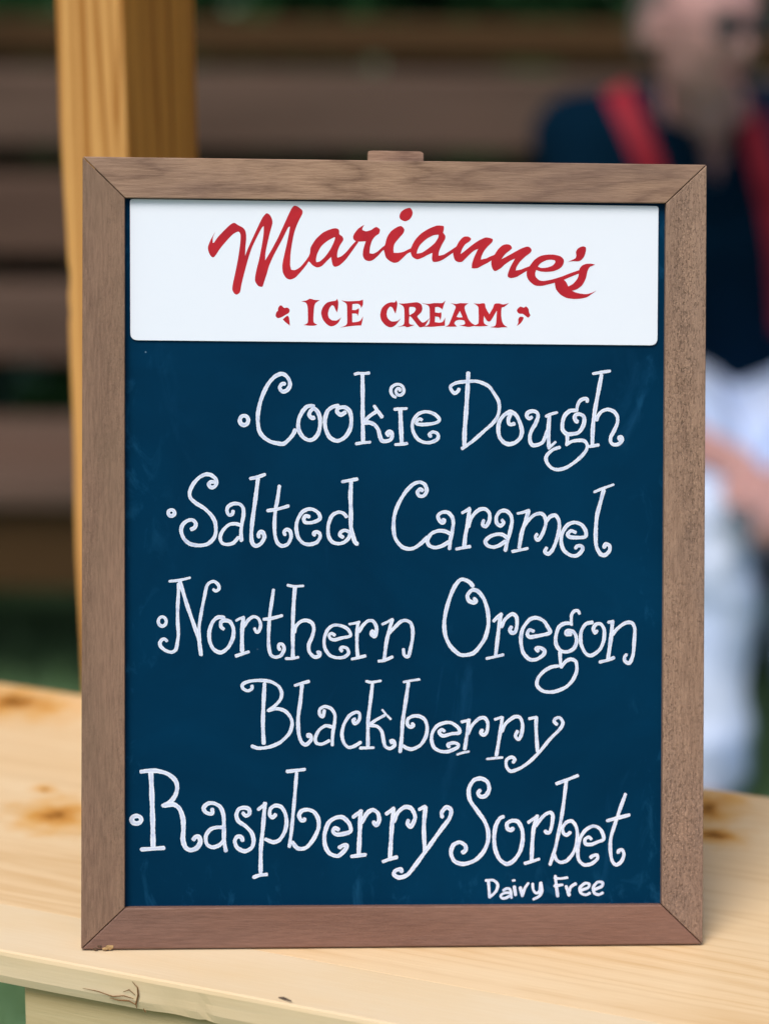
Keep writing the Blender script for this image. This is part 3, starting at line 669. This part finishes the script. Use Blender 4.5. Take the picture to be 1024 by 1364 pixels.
 (N_, 32, "798,352 785,408 756,390 756,342 800,316 860,336 894,392 890,470 875,560 870,668"), (N_, 32, "865,502 810,491 750,531 717,600 726,648 775,659 843,627"),
 (O_, 32, "122,430 102,440 120,473 158,440 163,382 130,367 70,400 20,480 2,570 20,648 60,688 110,679 173,642"),
 (O_, 34, "280,110 260,280 240,450 238,682"), (O_, 26, "224,86 270,96 356,82"), (O_, 28, "168,694 240,692 290,691"), (O_, 30, "242,488 310,440 388,397"), (O_, 22, "370,347 405,390 446,432"), (O_, 34, "247,486 320,496 363,540 378,610 395,678 440,699 480,670 473,632 446,627 455,648"),
 (O_, 36, "606,102 580,280 555,450 545,600 531,728"), (O_, 24, "563,94 620,82 707,69"), (O_, 34, "642,472 654,490 625,503 597,480 602,430 650,403 710,406 758,440 777,510 764,590 715,668 640,704 590,694 556,672"),
 (O_, 34, "933,540 910,526 886,545 900,573 930,583 1000,564 1070,555 1060,510 1000,466 940,463 870,490 826,550 816,620 840,690 900,724 970,725 1050,690 1060,662 1020,646 966,660 975,683"),
 (P_, 32, "155,250 140,370 120,500"), (P_, 28, "95,267 130,260 163,251"), (P_, 32, "147,368 180,300 240,241 290,233 317,280 309,350 284,380 256,360 270,337"), (P_, 20, "55,547 100,531 155,521"),
 (P_, 32, "440,228 425,340 390,552"), (P_, 26, "378,246 438,226"), (P_, 32, "437,348 470,280 540,226 590,229 613,290 604,370 580,418 551,390 569,347"), (P_, 22, "310,584 390,575 442,571"),
 (P_, 32, "730,228 728,330 740,520"), (P_, 26, "670,240 732,226"), (P_, 30, "905,288 881,265 892,240 930,231 957,275 930,330 850,410 760,520 680,600 600,658 515,689 476,650 476,592 520,567 548,590 532,612")]),
("chalk word Raspberry", [
 (Q_, 52, "262,92 272,300 280,550 285,825"), (Q_, 46, "165,97 240,88 330,90 430,120 500,180 520,250 500,330 450,393 378,430"), (Q_, 50, "395,425 480,415 540,455 575,550 580,660 575,760 600,835 650,862 710,840 744,785 733,732 700,732 678,758"), (Q_, 42, "172,855 280,848 390,840"),
 (Q_, 42, "860,462 860,508 800,495 776,450 820,406 880,406 940,442 970,520 975,640 975,760 993,870"), (Q_, 40, "960,640 900,640 840,662 799,722 806,800 860,834 930,813 970,770"),
 (R_, 42, "246,500 272,528 308,508 304,462 260,447 205,462 181,520 202,580 270,627 330,692 350,770 330,838 260,873 190,838 166,780 182,737 215,727 238,748 240,768"),
 (R_, 42, "460,405 450,520 440,650 420,850 418,1078"), (R_, 34, "395,465 430,437 470,404"), (R_, 40, "562,517 535,543 507,520 512,460 560,427 620,442 660,512 670,600 650,688 600,763 540,784 465,755"), (R_, 38, "350,1126 410,1105 480,1098"),
 (R_, 36, "675,95 760,85 848,74"), (R_, 36, "768,110 750,330 730,550 715,700 697,828"), (R_, 42, "845,555 843,573 810,569 791,520 820,477 880,467 940,492 980,560 980,650 930,758 860,838 780,845 727,785"),
 (S_, 32, "165,298 140,287 126,310 150,334 200,330 253,310 244,257 200,212 150,212 96,247 66,330 69,410 100,468 160,489 208,450 228,412 200,411 172,428"),
 (S_, 34, "325,165 320,280 311,470"), (S_, 28, "272,208 295,190 332,163"), (S_, 32, "332,250 370,182 410,157 448,180 458,230 436,268 417,243"), (S_, 28, "260,491 310,485 360,479"),
 (S_, 32, "560,148 550,260 535,495"), (S_, 28, "508,186 530,170 562,143"), (S_, 32, "562,240 590,177 640,137 688,146 716,210 685,278 661,255 667,232"), (S_, 28, "484,529 535,510 585,496"),
 (S_, 32, "790,138 778,280 785,455"), (S_, 26, "745,154 788,131"), (S_, 32, "910,207 906,175 940,137 974,160 960,220 900,300 800,440 720,550 660,623 600,643 562,620 577,591 615,583 617,600")]),
("chalk word Sorbet", [
 (T_, 42, "360,205 338,235 370,269 420,253 449,190 430,122 370,90 300,107 251,190 261,300 330,400 400,500 438,600 435,710 390,810 310,888 200,924 112,898 77,820 97,742 160,711 215,742 219,790 188,813"),
 (T_, 42, "680,578 660,594 627,578 622,530 670,502 730,512 770,590 775,690 750,800 690,888 620,924 550,878 507,780 497,670 510,560 550,482 588,462"),
 (T_, 40, "918,453 885,560 870,700 861,890"), (T_, 34, "830,518 870,490 920,456"), (T_, 32, "795,918 860,900 935,876"),
 (U_, 38, "-15,590 20,540 75,482 130,457 154,490 145,580 125,648 92,655 82,640"),
 (U_, 36, "285,155 255,400 225,580 180,800 127,965"), (U_, 34, "188,178 290,140 398,97"), (U_, 36, "323,652 290,678 256,658 251,600 290,552 340,542 379,590 394,670 385,770 350,858 290,928 230,944 190,920 172,875"),
 (U_, 36, "528,718 505,697 467,720 472,765 530,769 590,745 650,717 630,640 590,601 540,591 470,632 421,710 397,820 406,920 460,969 530,958 588,910 584,872 540,882 522,898"),
 (U_, 36, "862,278 810,420 760,570 720,700 714,820 731,928 770,969 820,938 847,870 830,823 796,828 792,848"), (U_, 38, "685,538 790,510 898,482")]),
("chalk words Dairy Free in smaller plain letters", [
 (V_, 26, "60,110 65,170 70,238"), (V_, 24, "40,107 100,106 133,140 120,190 78,233"), (V_, 22, "176,186 200,170 226,174 236,196 240,244"), (V_, 22, "234,204 200,202 166,214 155,232 170,246 200,242 232,222"), (V_, 26, "262,155 272,222"), (V_, 20, "248,108 266,106"),
 (V_, 26, "308,162 325,228"), (V_, 24, "328,215 345,165 372,128"), (V_, 24, "405,132 410,180 432,206 460,188 466,125"), (V_, 24, "470,122 477,190 455,230 410,254"),
 (V_, 26, "582,72 590,150 600,230"), (V_, 22, "575,87 620,92 675,84"), (V_, 22, "575,150 638,140"), (V_, 28, "665,150 690,222"), (V_, 26, "688,200 702,157 740,132"),
 (V_, 24, "785,182 838,162 845,132 810,130 772,165 782,205 820,219 850,205"), (V_, 24, "888,177 943,152 950,122 910,120 877,160 887,205 920,217 952,202")]),
]
rnd = random.Random(11)
for lab, sts in WORDS:
    bm = bmesh.new(); uvl = bm.loops.layers.uv.new('UVMap')
    for i, (tl, wd, s) in enumerate(sts):
        pts = [(a, c) for a, c, _ in parse(s)]
        stroke(bm, uvl, tl, pts, wd, RC+.00003+.00001*i, rnd)
    fix(bm); bm_obj('chalk_word', bm, INK, surf, label=lab)
for lab, tl, x, y, rx, ry, wd in (('chalk bullet before Cookie Dough', A_, 110, 547, 42, 46, 44), ('chalk bullet before Salted Caramel', E_, 97, 462, 31, 30, 40), ('chalk bullet before Northern Oregon', I_, 118, 497, 39, 46, 34), ('chalk bullet before Raspberry Sorbet', Q_, 123, 565, 47, 38, 50)):
    bm = bmesh.new(); uvl = bm.loops.layers.uv.new('UVMap'); stroke(bm, uvl, tl, ring(x, y, rx, ry), wd, RC+.00006, rnd, True)
    fix(bm); bm_obj('chalk_bullet', bm, INK, surf, label=lab)
# ================================================================== PERSON on the bench
pr = at(960, 690, 4.0); pr.z = 0
person = empty('person', 'seated person in navy shirt, red suspenders, glasses and pale jeans leaning forward', 'person', Matrix.Translation(pr))
def pv(px, py, Y): return at(px, py, Y) - pr
def eval_mesh(o):
    dg = bpy.context.evaluated_depsgraph_get(); dg.update(); me = bpy.data.meshes.new_from_object(o.evaluated_get(dg)); return me
def blob(bm, a, ra, b, rb, seg=18):
    # closed tapered limb with round ends; radii may be (side, front-back) pairs
    ra = ra if isinstance(ra, tuple) else (ra, ra); rb = rb if isinstance(rb, tuple) else (rb, rb)
    d = b-a; L = d.length; t = d.normalized(); sx = Vector((1, 0, 0)); sx = (sx-t*sx.dot(t)); sx = sx.normalized() if sx.length > .2 else t.orthogonal().normalized(); sy = t.cross(sx)
    prof = []
    for k in range(6): an = math.pi/2*(1-k/6); prof.append((-math.sin(an), math.cos(an), 0))
    for k in range(5): prof.append((0, 1, k/4))
    for k in range(1, 7): an = math.pi/2*k/6; prof.append((math.sin(an), math.cos(an), 1))
    prof = prof[1:-1]; prev = None; rings = []
    tip0 = bm.verts.new(a-t*min(ra)); tip1 = bm.verts.new(b+t*min(rb))
    for (e, c, f) in prof:
        r = (ra[0]*(1-f)+rb[0]*f, ra[1]*(1-f)+rb[1]*f); p = a+d*f+t*e*(min(ra) if f < .5 else min(rb))
        rings.append([bm.verts.new(p+sx*math.cos(q*math.tau/seg)*r[0]*c+sy*math.sin(q*math.tau/seg)*r[1]*c) for q in range(seg)])
    for i in range(len(rings)-1):
        for q in range(seg): bm.faces.new((rings[i][q], rings[i][(q+1) % seg], rings[i+1][(q+1) % seg], rings[i+1][q]))
    for q in range(seg):
        bm.faces.new((tip0, rings[0][(q+1) % seg], rings[0][q])); bm.faces.new((tip1, rings[-1][q], rings[-1][(q+1) % seg]))
def skin(name, nodes, edges, root=None, sub=2):
    bm = bmesh.new()
    for p, q in edges: blob(bm, nodes[p][0], nodes[p][1], nodes[q][0], nodes[q][1], 10 if sub == 1 else 18)
    bmesh.ops.recalc_face_normals(bm, faces=bm.faces)
    me = bpy.data.meshes.new(name); bm.to_mesh(me); bm.free(); return me
def fuse(meshes, vox, it, fac=.5):
    bm = bmesh.new()
    for p in meshes: bm.from_mesh(p)
    me = bpy.data.meshes.new('tmp'); bm.to_mesh(me); bm.free(); o = bpy.data.objects.new('tmp', me); link(o)
    rm = o.modifiers.new('r', 'REMESH'); rm.mode = 'VOXEL'; rm.voxel_size = vox; rm.use_smooth_shade = True
    sm = o.modifiers.new('s', 'SMOOTH'); sm.iterations = it; sm.factor = fac
    out = eval_mesh(o); bpy.data.objects.remove(o)
    bm = bmesh.new(); bm.from_mesh(out); bm.verts.ensure_lookup_table(); seen = set(); best = []   # keep the one outer surface
    for v0 in bm.verts:
        if v0 in seen: continue
        comp = [v0]; seen.add(v0); st = [v0]
        while st:
            x = st.pop()
            for e in x.link_edges:
                y = e.other_vert(x)
                if y not in seen: seen.add(y); comp.append(y); st.append(y)
        if len(comp) > len(best): best = comp
    bs = set(best); bmesh.ops.delete(bm, geom=[q for q in bm.verts if q not in bs], context='VERTS'); bm.to_mesh(out); bm.free(); return out
hip = pv(975, 530, 4.52); waist = pv(968, 440, 4.50); chest = pv(955, 285, 4.40); ush = pv(945, 195, 4.36); neck = pv(938, 150, 4.30); nk2 = pv(932, 95, 4.22)
rs = pv(770, 185, 4.36); re = pv(850, 560, 4.16); rw = pv(985, 622, 3.95); ls = pv(1120, 190, 4.36); le = pv(1190, 500, 4.20); lw = pv(1068, 612, 3.96)
rh = pv(900, 525, 4.48); rk = pv(945, 692, 3.97); ra = pv(937, 1050, 3.90); lh = pv(1050, 525, 4.48); lk = pv(1092, 690, 4.00); la = pv(1110, 1040, 4.04)
def foot(a): return a + Vector((-.02 if a is ra else .02, -.17, -.075))
body = {'hip': (hip, (.15, .11)), 'waist': (waist, (.145, .11)), 'chest': (chest, (.16, .115)), 'ush': (ush, (.12, .075)), 'neck': (neck, .06), 'nk2': (nk2, .058),
        'rs': (rs, .058), 're': (re, .043), 'rw': (rw, .028), 'ls': (ls, .058), 'le': (le, .043), 'lw': (lw, .028),
        'rh': (rh, .085), 'rk': (rk, .058), 'ra': (ra, .038), 'rf': (foot(ra), .032), 'lh': (lh, .085), 'lk': (lk, .058), 'la': (la, .038), 'lf': (foot(la), .032)}
bed = [('hip', 'waist'), ('waist', 'chest'), ('chest', 'ush'), ('ush', 'neck'), ('neck', 'nk2'), ('ush', 'rs'), ('rs', 're'), ('re', 'rw'), ('ush', 'ls'), ('ls', 'le'), ('le', 'lw'),
       ('hip', 'rh'), ('rh', 'rk'), ('rk', 'ra'), ('ra', 'rf'), ('hip', 'lh'), ('lh', 'lk'), ('lk', 'la'), ('la', 'lf')]
parts = [skin('b', body, bed, 'hip')]
# hands: palm and five fingers curled over each other between the knees
def hand(wr, el, sgn):
    f = ((wr-el).normalized() + Vector((0, -.35, -.35))).normalized(); dn = Vector((0, -.4, -1)); sd_ = f.cross(dn).normalized()*sgn; dn = sd_.cross(f).normalized()*sgn
    if dn.z > 0: dn = -dn
    p = wr + f*.055
    out = [skin('h', {'w': (wr, (.026, .020)), 'p': (p, (.036, .018)), 'q': (wr+f*.085, (.038, .015))}, [('w', 'p'), ('p', 'q')], 'w')]
    for i, (o_, L) in enumerate(((-.030, .070), (-.010, .080), (.010, .075), (.029, .060))):
        a = wr+f*.088+sd_*o_; b1 = a+f*L*.45+dn*L*.15; b2 = b1+f*L*.18+dn*L*.32; b3 = b2-f*L*.10+dn*L*.28
        out.append(skin('f', {'z': (a-f*.02, .010), 'a': (a, .0098), 'b': (b1, .0090), 'c': (b2, .0082), 'd': (b3, .0072)}, [('z', 'a'), ('a', 'b'), ('b', 'c'), ('c', 'd')], 'z', 1))
    a = wr+f*.03-sd_*.030; b1 = a-sd_*.025+f*.03+dn*.01; b2 = b1+f*.032+sd_*.006+dn*.01
    out.append(skin('t', {'z': (wr+f*.03-sd_*.012, .013), 'a': (a, .0125), 'b': (b1, .0108), 'c': (b2, .0088)}, [('z', 'a'), ('a', 'b'), ('b', 'c')], 'z', 1))
    return out
parts += hand(rw, re, 1) + hand(lw, le, -1)
# head
hc = pv(938, 26, 4.12)
Mh = Matrix.Translation(hc) @ Matrix.Rotation(R(30), 4, 'Z') @ Matrix.Rotation(R(5), 4, 'X') @ Matrix.Scale(1.03, 4)
def head_mesh():
    bm = bmesh.new(); bmesh.ops.create_uvsphere(bm, u_segments=72, v_segments=48, radius=1)
    def ga(x, c, s): return math.exp(-((x-c)/s)**2)
    for q in bm.verts:
        x, y, z = q.co; f = max(0, -y)
        hw = .077*(1-.30*max(0, -z)**1.6); X = x*hw; Y = y*(.098 if y > 0 else .090)*(1-.12*max(0, -z)); Z = z*.120
        if y > 0 and z < -.2: Y *= 1-.35*(-z-.2)
        Y -= f*.006*ga(z, .22, .12)*ga(x, 0, .6)                                   # brow
        Y += f*.009*ga(z, .02, .10)*(ga(x, .40, .17)+ga(x, -.40, .17))             # sockets
        if f > .3: Y -= .026*ga(x, 0, .13)*ga(z, -.22, .13)+.012*ga(x, 0, .11)*ga(z, -.04, .14)   # nose
        if f > .2: Y -= .006*ga(x, 0, .26)*ga(z, -.52, .07)+.011*ga(x, 0, .30)*ga(z, -.85, .16)   # lips, chin
        if f > .2: Y -= .006*(ga(x, .45, .2)+ga(x, -.45, .2))*ga(z, -.2, .2)       # cheeks
        X += x*.012*ga(z, -.72, .2)*ga(y, -.1, .5)                                  # jaw corner
        q.co = Mh @ Vector((X, Y, Z))
    for sg in (-1, 1):                                                             # ears
        m = bmesh.ops.create_uvsphere(bm, u_segments=12, v_segments=10, radius=1)
        for q in m['verts']: q.co = Mh @ Vector((sg*(.078+q.co.x*.008+(.008 if q.co.y > 0 else 0)), .012+q.co.y*.019, -.008+q.co.z*.032))
    me = bpy.data.meshes.new('head'); bm.to_mesh(me); bm.free(); return me
parts.append(head_mesh())
bme = fuse(parts, .0045, 4)
sk = NB('skin'); sk.base(sk.mix(sk.noise(sk.coord(), 22, 3), (.43, .23, .215), (.50, .29, .275))); sk.rough(.5); sk.b.inputs['Subsurface Weight'].default_value = .1; sk.b.inputs['Subsurface Radius'].default_value = (.01, .004, .002)
bme.name = 'body'; bo = bpy.data.objects.new('body', bme); link(bo); bo.parent = person; bme.materials.clear(); bme.materials.append(sk.m)
def add_part(name, me, mat, label=None):
    me.name = name; o = bpy.data.objects.new(name, me); link(o); o.parent = person; me.materials.clear(); me.materials.append(mat)
    if label: o['label'] = label
    return o
def fat(keys, k, extra=None):
    d = {q: (body[q][0], tuple((r+k) for r in (body[q][1] if isinstance(body[q][1], tuple) else (body[q][1],)*2))) for q in keys}
    if extra: d.update(extra)
    return d
navy = plain('navy_shirt_cloth', (.001, .011, .026), .95, .3, 30, .03)
rmid = rs.lerp(re, .93); lmid = ls.lerp(le, .93)
sh = fat(('hip', 'waist', 'chest', 'ush', 'rs', 'ls'), .018, {'rm': (rmid, .062), 'lm': (lmid, .062), 'c': (neck-Vector((0, 0, .035)), .075)})
add_part('shirt', fuse([skin('s', sh, [('hip', 'waist'), ('waist', 'chest'), ('chest', 'ush'), ('ush', 'rs'), ('rs', 'rm'), ('ush', 'ls'), ('ls', 'lm'), ('ush', 'c')], 'waist')], .009, 10), navy)
dn = NB('pale_denim'); dco = dn.coord()
dn.base(dn.mix(dn.ramp(dn.noise(dco, 6, 4), .35, .65), (.64, .74, .95), (.36, .50, .80))); dn.rough(.85)
jn = fat(('hip', 'rh', 'rk', 'lh', 'lk'), .014, {'ra': (ra+Vector((0, 0, .04)), .066), 'la': (la+Vector((0, 0, .04)), .066), 'rc': (rk.lerp(ra, .45), .072), 'lc': (lk.lerp(la, .45), .072)})
add_part('jeans', fuse([skin('j', jn, [('hip', 'rh'), ('rh', 'rk'), ('rk', 'rc'), ('rc', 'ra'), ('hip', 'lh'), ('lh', 'lk'), ('lk', 'lc'), ('lc', 'la')], 'hip')], .009, 8), dn.m)
jo = [c for c in person.children if c.name.startswith('jeans')][0]
tx = bpy.data.textures.new('cloth_folds', 'CLOUDS'); tx.noise_scale = .09; tx.noise_depth = 1
dm = jo.modifiers.new('folds', 'DISPLACE'); dm.texture = tx; dm.strength = .035; dm.mid_level = .45
shoe_m = plain('brown_leather_shoe', (.09, .05, .03), .5)
for a in (ra, la):
    f_ = foot(a); add_part('shoe', skin('k', {'h': (a+Vector((0, .03, -.055)), (.045, .045)), 'm': (a.lerp(f_, .6)+Vector((0, 0, -.02)), (.045, .035)), 't': (f_+Vector((0, -.03, -.0)), (.042, .028))}, [('h', 'm'), ('m', 't')], 'h'), shoe_m)
# suspenders: bands lying over the shirt front and shoulders
redb = plain('red_webbing', (.27, .008, .022), .7, .1, 60, .3)
shirt_o = [c for c in person.children if c.name.startswith('shirt')][0]
# open neck: cut a V out of the front of the shirt
bm = bmesh.new(); bm.from_mesh(shirt_o.data); va, vb, vc = pv(908, 138, 4.3), pv(982, 138, 4.3), pv(947, 238, 4.3)
cut = []
for f in bm.faces:
    c = f.calc_center_median()
    if c.z > va.z-.02 and abs(c.x-neck.x) < .07: cut.append(f); continue
    t = (c.z-vc.z)/(va.z-vc.z)
    if 0 < t < 1.3 and c.y < ush.y+.02 and vc.x+(va.x-vc.x)*t < c.x < vc.x+(vb.x-vc.x)*t: cut.append(f)
bmesh.ops.delete(bm, geom=cut, context='FACES'); bm.to_mesh(shirt_o.data); bm.free()
from mathutils.bvhtree import BVHTree
tree = BVHTree.FromPolygons([q.co for q in shirt_o.data.vertices], [p.vertices[:] for p in shirt_o.data.polygons])
def drape(path, wd, name, n=40, off=.006):
    pts = crc([(a, c, False) for a, c in path], False, 8); vs, fs = [], []; k = 0; prevn = None
    for i, (a, c) in enumerate(pts):
        row = []
        t = Vector((pts[min(i+1, len(pts)-1)][0]-pts[max(0, i-1)][0], pts[min(i+1, len(pts)-1)][1]-pts[max(0, i-1)][1])).normalized(); nn = Vector((-t.y, t.x))
        for m in range(7):
            x = a+nn.x*wd*(m/6-.5); y = c+nn.y*wd*(m/6-.5); d = ray(x, y).normalized(); h = tree.ray_cast(CAM-pr, d)
            if h[0] is None: row = None; break
            row.append(h[0]+h[1]*off)
        if row is None: prevn = None; continue
        q = len(vs); vs += row
        if prevn is not None: fs += [(prevn+m, prevn+m+1, q+m+1, q+m) for m in range(6)]
        prevn = q
    o = mesh_obj(name, vs, fs, redb, person, True); md = o.modifiers.new('t', 'SOLIDIFY'); md.thickness = .003; return o
drape([(816, 112), (830, 140), (845, 172), (861, 208), (875, 250), (886, 300), (892, 340)], 34, 'suspender')
drape([(990, 150), (1004, 185), (1016, 225), (1028, 270), (1038, 320), (1044, 380), (1048, 440)], 36, 'suspender')
# hair: short grey cap of many tufts, plus glasses, eyes, brows, mouth
hair_m = plain('grey_hair', (.16, .14, .13), .7, .4, 90)
rnd = random.Random(9); vs, fs = [], []
for i in range(9000):
    th = rnd.uniform(-math.pi, math.pi); z = rnd.uniform(-.35, 1); r = math.sqrt(max(0, 1-z*z)); x, y = r*math.sin(th), r*math.cos(th)
    if y < -.15 and z < .62: continue
    if z < -.05 and y < .3: continue
    if z < .35 and y < .05: continue
    p = Vector((x*.078, y*(.099 if y > 0 else .091), z*.121)); nrm = Vector((x, y, z)).normalized(); t = Vector((rnd.gauss(0, .4), .5+rnd.gauss(0, .3), -.6+rnd.gauss(0, .3))).normalized()
    b_ = nrm.cross(t).normalized()*.0035; q = len(vs)
    vs += [Mh @ (p-b_), Mh @ (p+b_), Mh @ (p+nrm*.005+t*.020)]; fs.append((q, q+1, q+2))
mesh_obj('hair', vs, fs, hair_m, person)
blackm = plain('dark_glasses_frame', (.03, .025, .03), .35)
gl = NB('tinted_lens'); gl.base((.03, .03, .05)); gl.rough(.15); gl.b.inputs['Alpha'].default_value = .8
lips = plain('lips', (.30, .10, .10), .5); eyem = plain('eye_white', (.6, .58, .56), .3); iris = plain('iris_dark', (.05, .03, .02), .3)
glasses = mesh_obj('glasses', [], [], blackm, person)
bm = bmesh.new()
for sg in (-1, 1):
    pts = [Mh @ Vector((sg*.032+.027*math.cos(k*math.tau/16), -.101+.006*abs(math.cos(k*math.tau/16))*(1 if math.cos(k*math.tau/16)*sg > 0 else 0), .010+.019*math.sin(k*math.tau/16))) for k in range(17)]
    t = tube_bm(pts, [.0022]*17, 6); m = bpy.data.meshes.new('x'); t.to_mesh(m); t.free(); bm.from_mesh(m)
    t = tube_bm([Mh @ Vector((sg*.060, -.094, .014)), Mh @ Vector((sg*.078, -.05, .012)), Mh @ Vector((sg*.083, .01, .008))], [.002]*3, 6); t.to_mesh(m); t.free(); bm.from_mesh(m)
    lens = [Mh @ Vector((sg*.032+.026*math.cos(k*math.tau/16), -.100, .010+.018*math.sin(k*math.tau/16))) for k in range(16)]
    mesh_obj('lens', lens, [tuple(range(16))], gl.m, glasses)
    be = bmesh.new(); bmesh.ops.create_uvsphere(be, u_segments=16, v_segments=10, radius=.0115); bmesh.ops.transform(be, matrix=Mh @ Matrix.Translation((sg*.031, -.0735, .004)), verts=be.verts)
    e = bm_obj('eye', be, eyem, person, True)
    bi = bmesh.new(); bmesh.ops.create_uvsphere(bi, u_segments=12, v_segments=8, radius=.0055); bmesh.ops.transform(bi, matrix=Mh @ Matrix.Translation((sg*.031, -.0805, .003)), verts=bi.verts)
    bm_obj('iris', bi, iris, e, True)
    b = tube_bm([Mh @ Vector((sg*.015, -.097, .030)), Mh @ Vector((sg*.032, -.094, .036)), Mh @ Vector((sg*.050, -.080, .031))], [.003, .0035, .002], 6); bm_obj('eyebrow', b, hair_m, person, True)
t = tube_bm([Mh @ Vector((-.006, -.101, .014)), Mh @ Vector((0, -.103, .017)), Mh @ Vector((.006, -.101, .014))], [.002]*3, 6); m = bpy.data.meshes.new('x'); t.to_mesh(m); t.free(); bm.from_mesh(m)
bm.to_mesh(glasses.data); bm.free()
b = tube_bm([Mh @ Vector((-.022, -.080, -.063)), Mh @ Vector((0, -.0905, -.062)), Mh @ Vector((.022, -.080, -.063))], [.002, .0055, .002], 8); bm_obj('mouth', b, lips, person, True)
